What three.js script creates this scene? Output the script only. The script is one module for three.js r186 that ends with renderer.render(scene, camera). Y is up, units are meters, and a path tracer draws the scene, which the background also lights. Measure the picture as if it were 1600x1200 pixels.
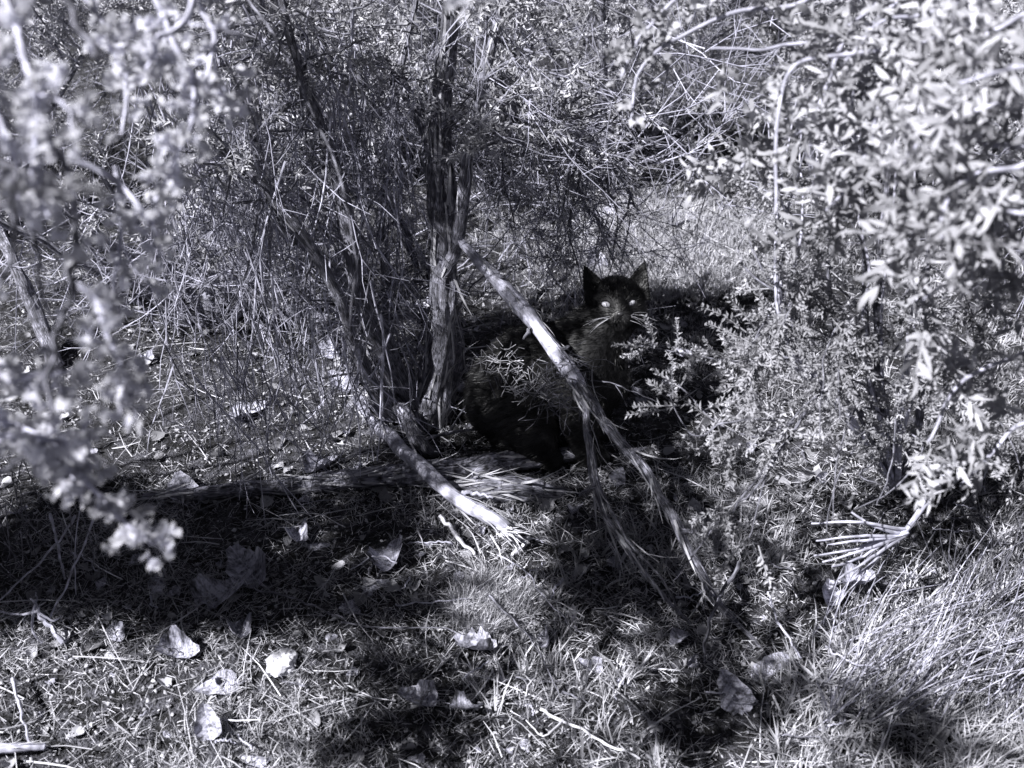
import * as THREE from 'three';
import { mergeGeometries } from 'three/addons/utils/BufferGeometryUtils.js';

// ------------------------------------------------------------------ camera, sky, sun, exposure
const scene = new THREE.Scene();
const renderer = new THREE.WebGLRenderer({ antialias: true });
renderer.toneMapping = THREE.LinearToneMapping;
renderer.toneMappingExposure = 1.9;
renderer.shadowMap.enabled = true;

const V = (x, y, z) => new THREE.Vector3(x, y, z);
const EYE = V(0, 1.1, 1.5), PITCH = THREE.MathUtils.degToRad(32.6), HALF = Math.tan(THREE.MathUtils.degToRad(25));
const camera = new THREE.PerspectiveCamera(THREE.MathUtils.radToDeg(2 * Math.atan(HALF * 0.75)), 4 / 3, 0.05, 200);
camera.position.copy(EYE);
camera.rotation.set(-PITCH, 0, 0);
camera.focus = 1.74;
camera.userData.fStop = 6;

const SUN = V(-0.7, 0.92, 0.46).normalize();
const sun = new THREE.DirectionalLight(new THREE.Color(1, 0.985, 1.0), 5);
sun.position.copy(SUN).multiplyScalar(8);
sun.castShadow = true;
sun.shadow.mapSize.set(4096, 4096);
Object.assign(sun.shadow.camera, { left: -3, right: 3, top: 3, bottom: -3, near: 0.1, far: 20 });
scene.add(sun, sun.target);

{ // plain pale sky of a black-and-white picture: a cool grey, a little brighter to the horizon
  const w = 64, h = 32, data = new Float32Array(w * h * 4);
  for (let j = 0; j < h; j++) for (let i = 0; i < w; i++) {
    const el = (j + 0.5) / h * 2 - 1, k = 0.026 + 0.016 * Math.pow(1 - Math.abs(el), 3);
    data.set([k * 0.95, k * 0.96, k * 1.15, 1], (j * w + i) * 4);
  }
  const sky = new THREE.DataTexture(data, w, h, THREE.RGBAFormat, THREE.FloatType);
  sky.mapping = THREE.EquirectangularReflectionMapping;
  sky.magFilter = THREE.LinearFilter;
  sky.needsUpdate = true;
  scene.background = sky;
  scene.environment = sky;
}

// ------------------------------------------------------------------ helpers
function rngOf(seed) { let a = seed >>> 0; return () => { a = (a + 0x6D2B79F5) | 0; let t = Math.imul(a ^ (a >>> 15), 1 | a); t = (t + Math.imul(t ^ (t >>> 7), 61 | t)) ^ t; return ((t ^ (t >>> 14)) >>> 0) / 4294967296; }; }
let R = rngOf(7);
const rr = (a, b) => a + (b - a) * R();
const hash = (x, y, z) => { let h = Math.imul(x, 374761393) ^ Math.imul(y, 668265263) ^ Math.imul(z, 2147483647 - 78123); h = Math.imul(h ^ (h >>> 13), 1274126177); return ((h ^ (h >>> 16)) >>> 0) / 4294967296; };
function noise(x, y = 0, z = 0) { // value noise, -1..1
  const i = Math.floor(x), j = Math.floor(y), k = Math.floor(z), s = (t) => t * t * (3 - 2 * t), u = s(x - i), v = s(y - j), w = s(z - k), m = (a, b, t) => a + (b - a) * t;
  const f = (c) => m(m(hash(i, j, c), hash(i + 1, j, c), u), m(hash(i, j + 1, c), hash(i + 1, j + 1, c), u), v);
  return m(f(k), f(k + 1), w) * 2 - 1;
}
const fbm = (x, y, z = 0, o = 4) => { let s = 0, a = 0.5; for (let i = 0; i < o; i++) { s += a * noise(x, y, z); x *= 2.03; y *= 2.03; z *= 2.03; a *= 0.5; } return s; };
const dirOut = () => { const z = rr(-1, 1), t = rr(0, 6.2832), q = Math.sqrt(1 - z * z); return V(q * Math.cos(t), z, q * Math.sin(t)); };

// world points from a view of the place: along the camera's axis at a depth, or down on the ground
const FWD = V(0, -Math.sin(PITCH), -Math.cos(PITCH)), UPV = V(0, Math.cos(PITCH), -Math.sin(PITCH));
const rayOf = (px, py) => FWD.clone().addScaledVector(V(1, 0, 0), (px - 800) / 800 * HALF).addScaledVector(UPV, (600 - py) / 800 * HALF);
const at = (px, py, d) => EYE.clone().addScaledVector(rayOf(px, py), d);
const seen = (p) => { const q = p.clone().sub(EYE), d = q.dot(FWD); return [800 + q.x / d / HALF * 800, 600 - q.dot(UPV) / d / HALF * 800, d]; };
const groundH = (x, z) => 0.022 * noise(x * 2.1 + 5, z * 2.1) + 0.016 * noise(x * 6.3, z * 6.3 + 9) + 0.007 * noise(x * 19, z * 19);
function gr(px, py, h = 0) { const r = rayOf(px, py); let y = h; for (let i = 0; i < 6; i++) { const t = (y - EYE.y) / r.y, p = EYE.clone().addScaledVector(r, t); y = h + groundH(p.x, p.z); } return EYE.clone().addScaledVector(r, (y - EYE.y) / r.y); }
const onPlaneZ = (px, py, z) => { const r = rayOf(px, py); return EYE.clone().addScaledVector(r, (z - EYE.z) / r.z); };

const taken = new Map();
function numbered(n) { const k = taken.get(n) ?? 0; taken.set(n, k + 1); return k ? `${n}_${String(k).padStart(3, '0')}` : n; }
function tag(o, label, category, group) { o.userData.label = label; o.userData.category = category; if (group) o.userData.group = group; return o; }
function thing(name, label, category, pos, group) { const g = new THREE.Group(); g.name = numbered(name); g.position.copy(pos); tag(g, label, category, group); scene.add(g); return g; }
function mesh(name, geo, mat, parent = scene) { const m = new THREE.Mesh(geo, mat); m.name = parent === scene ? numbered(name) : name; m.castShadow = m.receiveShadow = true; parent.add(m); return m; }

class MB {  // collects triangles
  constructor() { this.p = []; this.i = []; this.uv = []; }
  v(a, u = 0, w = 0) { this.p.push(a.x, a.y, a.z); this.uv.push(u, w); return this.p.length / 3 - 1; }
  f(...t) { this.i.push(...t); }
  geo(origin) {
    const g = new THREE.BufferGeometry();
    g.setAttribute('position', new THREE.Float32BufferAttribute(this.p, 3));
    g.setAttribute('uv', new THREE.Float32BufferAttribute(this.uv, 2));
    g.setIndex(this.i);
    if (origin) g.translate(-origin.x, -origin.y, -origin.z);
    g.computeVertexNormals();
    return g;
  }
  // tapered tube; relief(angle, along) scales the radius
  tube(pts, radius, sides = 5, relief = null, capEnd = true) {
    const n = pts.length, rad = typeof radius === 'function' ? radius : Array.isArray(radius) ? (t) => { const x = t * (radius.length - 1), i = Math.min(radius.length - 2, Math.floor(x)); return radius[i] + (radius[i + 1] - radius[i]) * (x - i); } : () => radius;
    let T = pts[1].clone().sub(pts[0]).normalize(), N = Math.abs(T.y) < 0.9 ? V(0, 1, 0) : V(1, 0, 0);
    N.addScaledVector(T, -N.dot(T)).normalize();
    let len = 0; const rows = [];
    for (let k = 0; k < n; k++) {
      const T2 = (k < n - 1 ? pts[k + 1].clone().sub(pts[Math.max(0, k - 1)]) : pts[k].clone().sub(pts[k - 1])).normalize();
      N.addScaledVector(T2, -N.dot(T2)).normalize();
      const B = T2.clone().cross(N), r0 = rad(k / (n - 1)), row = [];
      if (k) len += pts[k].distanceTo(pts[k - 1]);
      for (let s = 0; s <= sides; s++) {
        const a = s / sides * 6.28318, rs = r0 * (relief ? relief(s % sides / sides * 6.28318, len, k / (n - 1)) : 1);
        row.push(this.v(pts[k].clone().addScaledVector(N, Math.cos(a) * rs).addScaledVector(B, Math.sin(a) * rs), s / sides * Math.max(0.006, 6.28 * rad(0)), len));
      }
      rows.push(row);
    }
    for (let k = 0; k < n - 1; k++) for (let s = 0; s < sides; s++) { const a = rows[k][s], b = rows[k][s + 1], c = rows[k + 1][s], d = rows[k + 1][s + 1]; this.f(a, c, b, b, c, d); }
    if (capEnd) for (const [row, k, fl] of [[rows[0], 0, 0], [rows[n - 1], n - 1, 1]]) { const c = this.v(pts[k], 0, fl ? len : 0); for (let s = 0; s < sides; s++) fl ? this.f(row[s], c, row[s + 1]) : this.f(row[s + 1], c, row[s]); }
    return this;
  }
  petal(base, dir, up, L, W, bend, fold) { // two-faced leaf folded along its midrib
    const D = dir.clone().normalize(), S = D.clone().cross(up).normalize(), U = S.clone().cross(D), m = base.clone().addScaledVector(D, L * 0.45).addScaledVector(U, W * 0.5 * fold);
    const a = this.v(base), l = this.v(m.clone().addScaledVector(S, -W / 2)), r = this.v(m.clone().addScaledVector(S, W / 2)), t = this.v(base.clone().addScaledVector(D, L * 0.95).addScaledVector(U, -L * 0.35 * bend)), a2 = this.v(base), t2 = this.v(base.clone().addScaledVector(D, L * 0.95).addScaledVector(U, -L * 0.35 * bend));
    this.f(a, t, l, a2, r, t2); return this;
  }
  // a leaf: strip bent along its length, raised at the sides
  leaf(base, dir, up, L, W, bend = 0.3, fold = 0.2, rows = [0.25, 1, 0.75], mid = false) {
    const D = dir.clone().normalize(), S = D.clone().cross(up).normalize(); if (S.lengthSq() < 0.01) S.set(1, 0, 0);
    const U = S.clone().cross(D).normalize(), n = rows.length, prev = []; let last = null;
    const spine = (t) => { const a = bend * t; return base.clone().addScaledVector(D, L * t * (1 - a * a * 0.3)).addScaledVector(U, -L * t * a * 0.6); };
    for (let k = 0; k < n; k++) {
      const t = k / n, c = spine(t), w = W / 2 * rows[k], rise = w * fold;
      const l = this.v(c.clone().addScaledVector(S, -w).addScaledVector(U, rise), 0, t), m = mid ? this.v(c, 0.5, t) : -1, r = this.v(c.clone().addScaledVector(S, w).addScaledVector(U, rise), 1, t);
      if (last) { if (mid) this.f(last[0], last[1], l, last[1], m, l, last[1], last[2], m, last[2], r, m); else this.f(last[0], last[2], l, last[2], r, l); }
      last = [l, m, r];
    }
    const tip = this.v(spine(1), 0.5, 1);
    if (mid) this.f(last[0], last[1], tip, last[1], last[2], tip); else this.f(last[0], last[2], tip);
    return this;
  }
}
function smooth(pts, n, wob = 0, freq = 20) {
  const c = new THREE.CatmullRomCurve3(pts, false, 'centripetal'), out = [], o = rr(0, 99);
  for (let i = 0; i <= n; i++) { const p = c.getPoint(i / n); if (wob && i && i < n) { const s = i / n * freq; p.add(V(noise(s, o, 1), noise(s, o, 5), noise(s, o, 9)).multiplyScalar(wob)); } out.push(p); }
  return out;
}
const barkRelief = (amp, k = 7, seed = 0) => (a, s) => { const c = Math.cos(a), d = Math.sin(a); return 1 + amp * (1.3 * noise(c * k * 0.55 + seed, d * k * 0.55, s * 14) + 0.8 * noise(c * k * 1.6, d * k * 1.6 + seed, s * 40)) + amp * 0.5 * noise(s * 25, seed); };

const QY = V(0, 1, 0), _m = new THREE.Matrix4(), _q = new THREE.Quaternion(), _q2 = new THREE.Quaternion();
const placeY = (p, dir, roll, s) => { _q.setFromUnitVectors(QY, dir); _q2.setFromAxisAngle(QY, roll); return new THREE.Matrix4().compose(p, _q.clone().multiply(_q2), typeof s === 'number' ? V(s, s, s) : s); };
const tonedMats = new Map();
function toned(mat) { if (!tonedMats.has(mat)) { const m = mat.clone(); m.vertexColors = true; tonedMats.set(mat, m); } return tonedMats.get(mat); }
const _n3 = new THREE.Matrix3(), _v3 = V(0, 0, 0);
function copies(name, geos, mat, list, parent, tones, origin = parent === scene ? V(0, 0, 0) : parent.position) { // one mesh of many small pieces; list of Matrix4 (world); tones [lo, hi] vary each piece's own grey
  if (!list.length) return null;
  geos = [geos].flat();
  let nv = 0, ni = 0; list.forEach((_, i) => { const g = geos[i % geos.length]; nv += g.attributes.position.count; ni += g.index.count; });
  const P = new Float32Array(nv * 3), N = new Float32Array(nv * 3), C = new Float32Array(nv * 3), I = new Uint32Array(ni); let v = 0, q = 0;
  list.forEach((m, i) => {
    const g = geos[i % geos.length], p = g.attributes.position, n = g.attributes.normal, k = tones ? tones[0] + (tones[1] - tones[0]) * Math.pow(hash(i, 17, 3), tones[2] ?? 1) : 1;
    _n3.getNormalMatrix(m);
    for (let j = 0; j < g.index.count; j++) I[q++] = g.index.array[j] + v;
    for (let j = 0; j < p.count; j++, v++) {
      _v3.fromBufferAttribute(p, j).applyMatrix4(m).sub(origin); P.set([_v3.x, _v3.y, _v3.z], v * 3);
      _v3.fromBufferAttribute(n, j).applyMatrix3(_n3).normalize(); N.set([_v3.x, _v3.y, _v3.z], v * 3);
      C[v * 3] = C[v * 3 + 1] = C[v * 3 + 2] = k;
    }
  });
  const ge = new THREE.BufferGeometry();
  ge.setAttribute('position', new THREE.BufferAttribute(P, 3)); ge.setAttribute('normal', new THREE.BufferAttribute(N, 3)); if (tones) ge.setAttribute('color', new THREE.BufferAttribute(C, 3)); ge.setIndex(new THREE.BufferAttribute(I, 1));
  const o = mesh(name, ge, tones ? toned(mat) : mat, parent);
  o.userData.kind = 'stuff';
  return o;
}
const foliage = copies;

// ------------------------------------------------------------------ materials
function dataTex(w, h, fn, color = true) {
  const d = new Uint8Array(w * h * 4);
  for (let j = 0; j < h; j++) for (let i = 0; i < w; i++) { const k = Math.max(0, Math.min(255, fn(i, j) * 255)); d.set([k * 0.985, k * 0.985, Math.min(255, k * 1.03), 255], (j * w + i) * 4); }
  const t = new THREE.DataTexture(d, w, h);
  t.wrapS = t.wrapT = THREE.RepeatWrapping; t.magFilter = THREE.LinearFilter; t.minFilter = THREE.LinearMipmapLinearFilter; t.generateMipmaps = true;
  if (color) t.colorSpace = THREE.SRGBColorSpace;
  t.needsUpdate = true;
  return t;
}
const grey = (k) => new THREE.Color().setRGB(k * 0.975, k * 0.98, k * 1.065);
const torus = (i, w, f) => [Math.cos(i / w * 6.2832) * f, Math.sin(i / w * 6.2832) * f];
const barkFn = (i, j) => { const [a, b] = torus(i, 128, 9), [c, d] = torus(j, 512, 3.4); const n = fbm(a, b, c * 0.9 + d * 1.5, 4), f = noise(a * 3.3 + c, b * 3.3 + d, c * 2.2), q = noise(c * 1.1 + 5, d * 1.1, a * 0.15); return 0.5 + 0.5 * n + 0.16 * f + 0.14 * q; };
const paleFn = (i, j) => { const [a, b] = torus(i, 128, 5), [c, d] = torus(j, 512, 2.6); const n = fbm(a * 1.6, b * 1.6, c * 0.6 + d, 3), q = noise(c * 1.7, d * 1.7, a * 0.4 + 7); return 0.7 + 0.2 * n + 0.16 * q - 0.45 * Math.max(0, n - 0.28) * 2 + 0.05 * (hash(i, j >> 3, 2) - 0.5); };
const barkMap = dataTex(128, 512, barkFn), barkBump = dataTex(128, 512, barkFn, false), paleMap = dataTex(128, 512, paleFn), paleBump = dataTex(128, 512, paleFn, false);
for (const t of [barkMap, barkBump]) t.repeat.set(1 / 0.05, 1 / 0.17);
for (const t of [paleMap, paleBump]) t.repeat.set(1 / 0.06, 1 / 0.2);
const stdMat = (k, extra = {}) => new THREE.MeshStandardMaterial({ color: grey(k), roughness: 0.9, side: THREE.DoubleSide, ...extra });
const leafMat = (k, rough = 0.75) => new THREE.MeshStandardMaterial({ color: grey(k), roughness: rough, side: THREE.DoubleSide });
const M = {
  bark: stdMat(0.95, { map: barkMap, bumpMap: barkBump, bumpScale: 0.004, roughness: 0.85 }),
  barkPale: stdMat(1.1, { map: paleMap, bumpMap: paleBump, bumpScale: 0.003, roughness: 0.8 }),
  splinter: stdMat(0.72), twig: stdMat(0.75, { map: barkMap }), twigPale: stdMat(1.2, { map: paleMap }), peel: stdMat(0.5),
  leafBack: leafMat(0.6, 0.6), leafGrey: leafMat(0.43, 0.9), leafNear: new THREE.MeshPhysicalMaterial({ color: grey(0.85), roughness: 1, transmission: 0.5, thickness: 0, side: THREE.DoubleSide }), leafRight: leafMat(0.48, 0.7),
  straw: stdMat(0.85, { roughness: 0.7 }), flake: stdMat(0.6), blade: leafMat(0.55, 0.55),
};
const leafVeins = dataTex(128, 128, (i, j) => { // pale midrib, side veins, blotches of a dried leaf
  const u = i / 127 * 2 - 1, v = j / 127, side = Math.abs(((v * 5.5 - Math.abs(u) * 1.6) % 1 + 1) % 1 - 0.5);
  return 0.74 + 0.2 * Math.exp(-u * u * 900) - 0.16 * Math.exp(-side * side * 90) + 0.5 * fbm(u * 3 + 4, v * 6, 2) + 0.2 * noise(i * 0.3, j * 0.3) - 0.3 * Math.max(0, noise(i * 0.12, j * 0.12, 5) - 0.35);
});
M.dryLeaf = stdMat(0.68, { map: leafVeins, roughness: 0.8 });

// ------------------------------------------------------------------ ground
{
  const n = 220, mb = new MB(), warp = (t) => { const s = t * 2 - 1; return 1.9 * s + 38 * Math.pow(Math.abs(s), 7) * Math.sign(s); };
  for (let j = 0; j <= n; j++) for (let i = 0; i <= n; i++) { const x = warp(i / n), z = warp(j / n) - 0.3, near = Math.exp(-(x * x + z * z) * 0.05); mb.v(V(x, groundH(x, z) * near + 0.004 * near * noise(x * 60, z * 60), z), x, z); }
  for (let j = 0; j < n; j++) for (let i = 0; i < n; i++) { const a = j * (n + 1) + i; mb.f(a, a + n + 1, a + 1, a + 1, a + n + 1, a + n + 2); }
  const soilFn = (i, j) => { const [a, b] = torus(i, 512, 5), [c, d] = torus(j, 512, 5); return 0.2 + 0.26 * fbm(a + c * 0.7, b + d, c + 3, 5) + 0.22 * (hash(i >> 1, j >> 1, 4) - 0.5); };
  const soil = dataTex(512, 512, soilFn), soilB = dataTex(512, 512, soilFn, false);
  for (const t of [soil, soilB]) t.repeat.set(2.2, 2.2);
  const g = mesh('ground', mb.geo(), new THREE.MeshStandardMaterial({ color: grey(1), map: soil, bumpMap: soilB, bumpScale: 0.012, roughness: 1 }));
  g.userData.kind = 'structure';
}
// how grassy the spot is (right half and the patch behind the cat), how strawy
const grassy = (x, z) => Math.max(0, Math.min(1, 0.22 + 1.3 * x + 0.5 * noise(x * 3, z * 3, 4) + (z > 0.1 ? 0.25 : 0) + (x > 0.0 && x < 0.75 && z < -0.25 ? 0.5 : 0)));
{
  R = rngOf(11);
  const straws = [], flakes = [], tufts = [[], [], []], longStraw = [];
  const N = (x, z) => V(-(groundH(x + 0.01, z) - groundH(x - 0.01, z)) / 0.02, 1, -(groundH(x, z + 0.01) - groundH(x, z - 0.01)) / 0.02).normalize();
  const spot = () => { // denser towards the place where one stands
    for (;;) { const z = rr(-2.2, 0.95), half = 0.45 + (1.5 - z) * 0.5, x = rr(-half, half); if (R() < Math.min(1, 0.25 + (z + 2.2) / 3)) return [x, z]; }
  };
  for (let i = 0; i < 62000; i++) {
    const [x, z] = spot(), g = grassy(x, z), clump = noise(x * 9, z * 9, 7);
    if (R() > 0.7 - g * 0.35 + clump * 0.8) continue;
    const d = V(rr(-1, 1), rr(-0.12, 0.35), rr(-1, 1)).normalize(), l = rr(0.006, 0.024) * (R() < 0.1 ? 1.8 : 1);
    straws.push(placeY(V(x, groundH(x, z) + rr(0.0, 0.007), z), d, rr(0, 6), V(rr(0.35, 0.9), l, rr(0.35, 0.9))));
  }
  for (let i = 0; i < 36000; i++) {
    const [x, z] = spot(); if (R() > 0.6 + 0.5 * noise(x * 6, z * 6, 3)) continue;
    const s = rr(0.0025, 0.008); flakes.push(placeY(V(x, groundH(x, z) + rr(0.001, 0.006), z), N(x, z).add(dirOut().multiplyScalar(0.7)).normalize(), rr(0, 6), V(s, s * rr(0.5, 1), s * rr(0.5, 1.4))));
  }
  for (let i = 0; i < 30000; i++) {
    const [x, z] = spot(), g = grassy(x, z), c = noise(x * 8 + 3, z * 8, 1);
    if (R() > g * 1.1 * Math.max(0, 0.55 + c * 1.6) + 0.015) continue;
    const d = V(rr(-0.5, 0.5), 1, rr(-0.5, 0.5)).normalize(), s = rr(0.55, 1.25) * (z > 0.2 && x > -0.05 ? 1.35 : 0.9);
    tufts[i % 3].push(placeY(V(x, groundH(x, z) - 0.002, z), d, rr(0, 6), s));
  }
  for (let i = 0; i < 2600; i++) { // the bright turf patch beyond the cat, and a hummock in front
    const c = i % 5 ? gr(1075, 385) : gr(765, 955), a = rr(0, 6.28), q = Math.sqrt(R()) * (i % 5 ? 1 : 0.2), x = c.x + Math.cos(a) * q * 0.27, z = c.z + Math.sin(a) * q * 0.24;
    tufts[i % 3].push(placeY(V(x, groundH(x, z) - 0.002, z), V(rr(-0.5, 0.5), 1, rr(-0.5, 0.5)).normalize(), rr(0, 6), rr(0.7, 1.35)));
  }
  for (let i = 0; i < 30000; i++) { // matted straw in front
    const x = rr(-0.75, 0.6), z = rr(0.05, 0.95); if (R() > 0.6 + noise(x * 9, z * 9, 2) * 1.1) continue;
    straws.push(placeY(V(x, groundH(x, z) + rr(0.001, 0.012), z), V(rr(-1, 1), rr(-0.2, 0.7), rr(-1, 1)).normalize(), rr(0, 6), V(rr(0.4, 1.0), rr(0.006, 0.024), rr(0.4, 1.0))));
  }
  for (let i = 0; i < 900; i++) {
    const [x, z] = spot(), d = V(rr(-1, 1), rr(-0.03, 0.25), rr(-1, 1)).normalize(), l = rr(0.04, 0.13);
    longStraw.push(placeY(V(x, groundH(x, z) + rr(0.004, 0.018), z), d, rr(0, 6), V(rr(0.7, 1.3), l, rr(0.7, 1.3))));
  }
  const st = new MB().tube([V(0, -0.5, 0), V(0, 0.5, 0)], [0.0006, 0.0004], 3, null, false).geo();
  const lst = new MB().tube([V(0, -0.5, 0), V(0.002, -0.2, 0.001), V(0.003, 0.1, 0.002), V(0, 0.5, 0)], [0.0009, 0.001, 0.0008, 0.0004], 4, null, false).geo();
  const fk = new MB(); { const v = [V(-0.5, 0, 0), V(0.1, 0.25, -0.5), V(0.5, 0, 0.1), V(-0.1, 0.15, 0.5), V(0, -0.2, 0)].map((p) => fk.v(p)); fk.f(v[0], v[3], v[1], v[1], v[3], v[2], v[0], v[1], v[4], v[1], v[2], v[4], v[2], v[3], v[4], v[3], v[0], v[4]); }
  copies('litter', st, M.straw, straws, scene, [0.18, 1.05, 1.1]);
  copies('leaf_litter', fk.geo(), M.flake, flakes, scene, [0.15, 1.1, 1.3]);
  copies('straw_litter', lst, M.straw, longStraw, scene, [0.35, 1]);
  for (let k = 0; k < 3; k++) {
    const b = new MB();
    for (let i = 0; i < 9; i++) { const a = rr(0, 6.28), o = V(Math.cos(a), 0, Math.sin(a)); b.leaf(o.clone().multiplyScalar(rr(0, 0.006)), o.clone().multiplyScalar(rr(0.15, 0.7)).add(QY), o.clone().negate().add(QY), rr(0.012, 0.042), rr(0.001, 0.0018), rr(0.1, 1.1), 0.5, [1, 0.8]); }
    copies('grass', b.geo(), M.blade, tufts[k], scene, [0.45, 1.1]);
  }
  for (const [n, l, c] of [['litter', 'fine broken straw and twig bits covering the soil', 'litter'], ['leaf_litter', 'crumbled leaf flakes scattered over the soil', 'litter'], ['straw_litter', 'long loose dry straws lying over the ground', 'straw'], ['grass', 'short upright grass blades growing through the litter', 'grass'], ['grass_001', 'fine short turf grass among the litter', 'grass'], ['grass_002', 'low grass sprouts dotted over the ground', 'grass']]) { const o = scene.getObjectByName(n); if (o) tag(o, l, c, n.startsWith('grass') ? 'turf grass' : undefined); }
}

// ------------------------------------------------------------------ sprigs, dry sprays: shapes that the shrubs share
R = rngOf(21);
function sprig(len, n, L, W, { stemR = 0.0009, open = 0.8, bend = 0.5, rows } = {}) {
  const b = new MB(), pts = []; let p = V(0, 0, 0), d = V(rr(-0.2, 0.2), 1, rr(-0.2, 0.2)).normalize();
  for (let k = 0; k <= 4; k++) { pts.push(p.clone()); d.add(dirOut().multiplyScalar(0.22)).normalize(); p.addScaledVector(d, len / 4); }
  b.tube([pts[0], pts[2], pts[4]], [stemR, stemR * 0.5], 3, null, false);
  const c = new THREE.CatmullRomCurve3(pts);
  for (let i = 0; i < n; i++) { const t = 0.12 + 0.88 * (i + R() * 0.8) / n, a = i * 2.4 + rr(-0.5, 0.5), o = V(Math.cos(a), 0, Math.sin(a)), f = c.getTangent(Math.min(1, t)); b[rows ? 'leaf' : 'petal'](c.getPoint(Math.min(1, t)), f.multiplyScalar(rr(0.3, 1)).addScaledVector(o, open * rr(0.5, 1.4)).add(dirOut().multiplyScalar(0.3)), dirOut(), L * rr(0.6, 1.25) * (1.1 - 0.4 * t), W * rr(0.7, 1.3), rr(-0.2, 1) * bend * 2, rr(0, 0.7), rows); }
  return b.geo();
}
function drySpray(len, r = 0.0013) {
  const b = new MB();
  const grow = (p0, d0, l, rad, lev) => {
    const pts = [p0.clone()], d = d0.clone(), n = lev ? 2 : 4, p = p0.clone();
    for (let k = 0; k < n; k++) { d.add(dirOut().multiplyScalar(lev ? 0.3 : 0.25)).normalize(); p.addScaledVector(d, l / n); pts.push(p.clone()); if (lev < 2 && k < n - 1 && R() < (lev ? 0.5 : 0.85)) grow(p, d.clone().add(dirOut().multiplyScalar(0.9)).normalize(), l * rr(0.25, 0.55), rad * 0.6, lev + 1); }
    b.tube(pts, [rad, rad * 0.45], 3, null, false);
  };
  grow(V(0, 0, 0), QY.clone(), len, r, 0);
  return b.geo();
}
const A = {
  sage: [0, 1, 2, 3].map(() => sprig(0.085, 26, 0.017, 0.0042)),
  fine: [0, 1, 2, 3].map(() => sprig(0.07, 34, 0.010, 0.0028, { open: 0.9 })),
  dry: [0, 1, 2, 3, 4].map((k) => drySpray(0.16 + 0.02 * k)),
  near: [0, 1, 2].map(() => sprig(0.017, 11, 0.0105, 0.0058, { open: 0.9, stemR: 0.0011, rows: [0.3, 0.9, 1, 0.7] })),
  broad: [0, 1, 2, 3].map(() => sprig(0.06, 17, 0.027, 0.0052, { stemR: 0.0014, open: 0.9, rows: [0.3, 0.85, 1, 0.7] })),
  feather: [0, 1, 2].map(() => sprig(0.06, 32, 0.011, 0.0032, { stemR: 0.001, open: 1 })),
};

// gaps through which the photographer saw the cat, and through which the sun reaches a few spots
const faroff = (p) => { const [x, y, d] = seen(p); return d > 1.8 && (x > 1720 || y < -160 || x < -260); }; // past the edges of the view and shading nothing in it
const CLEAR = [[870, 560, 160, 140, 1.62], [965, 470, 105, 100, 1.68], [1055, 790, 75, 150, 1.52], [1345, 845, 105, 65, 1.41], [690, 560, 70, 110, 1.6], [690, 420, 52, 270, 1.85], [780, 800, 190, 90, 1.6], [1060, 400, 100, 70, 2.0], [640, 950, 420, 260, 1.4]];
const blocks = (p) => { const [x, y, d] = seen(p); return CLEAR.some(([cx, cy, rx, ry, dd]) => d < dd && ((x - cx) / rx) ** 2 + ((y - cy) / ry) ** 2 < 1); };
const sprayShades = (p, d, l) => shades(p, 0.012) || shades(p.clone().addScaledVector(d, l * 0.5), 0.012) || shades(p.clone().addScaledVector(d, l), 0.01);
const inFace = (p) => { const [x, y] = seen(p); return ((x - 966) / 64) ** 2 + ((y - 466) / 66) ** 2 < 1; };
const BEAMS = []; // [point, radius]
const shades = (p, more = 0.035, only = false) => BEAMS.some(([g, r, strong]) => { if (only && !strong) return false; const q = p.clone().sub(g), t = q.dot(SUN); return t > 0.03 && q.addScaledVector(SUN, -t).length() < r + more; });
const beam = (p, r, strong = false) => BEAMS.push([p, r, strong]);
beam(at(942, 492, 1.69), 0.012); beam(at(989, 477, 1.69), 0.005); beam(at(951, 479, 1.69), 0.008); beam(at(965, 505, 1.68), 0.006); // face
beam(at(925, 530, 1.7), 0.011); beam(at(925, 575, 1.7), 0.011); beam(at(890, 485, 1.75), 0.008); beam(at(850, 505, 1.78), 0.008); beam(at(765, 540, 1.8), 0.013); beam(at(742, 580, 1.8), 0.012); // neck, back, rump
for (let y = 430; y < 660; y += 25) beam(onPlaneZ(685, y, -0.07), 0.026); // trunk
beam(at(850, 530, 1.62), 0.02); beam(at(820, 490, 1.63), 0.018); beam(at(875, 565, 1.62), 0.016); beam(at(800, 575, 1.665), 0.03);
beam(gr(700, 770, 0.04), 0.018); beam(gr(740, 795, 0.04), 0.024); beam(gr(775, 815, 0.04), 0.03); beam(gr(805, 838, 0.035), 0.03); beam(gr(720, 845, 0.02), 0.012);
beam(gr(1080, 380), 0.17); beam(gr(1000, 390), 0.12); beam(gr(850, 430), 0.12);
beam(gr(200, 1090), 0.09); beam(gr(400, 1110), 0.06); beam(gr(440, 1030), 0.05); beam(gr(930, 1060), 0.06); beam(gr(765, 955), 0.035);
beam(gr(1400, 940), 0.14); beam(at(1420, 825, 1.43), 0.03, true); beam(at(1370, 850, 1.42), 0.035, true); beam(at(1310, 855, 1.41), 0.03, true); beam(gr(640, 500), 0.04); beam(gr(560, 650), 0.05); beam(gr(350, 690), 0.08); beam(gr(290, 720), 0.05); beam(gr(470, 690), 0.05); beam(gr(430, 600), 0.06); beam(gr(540, 600), 0.04); beam(gr(60, 1020), 0.05); beam(gr(480, 845), 0.02); beam(gr(608, 885), 0.012);

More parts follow.
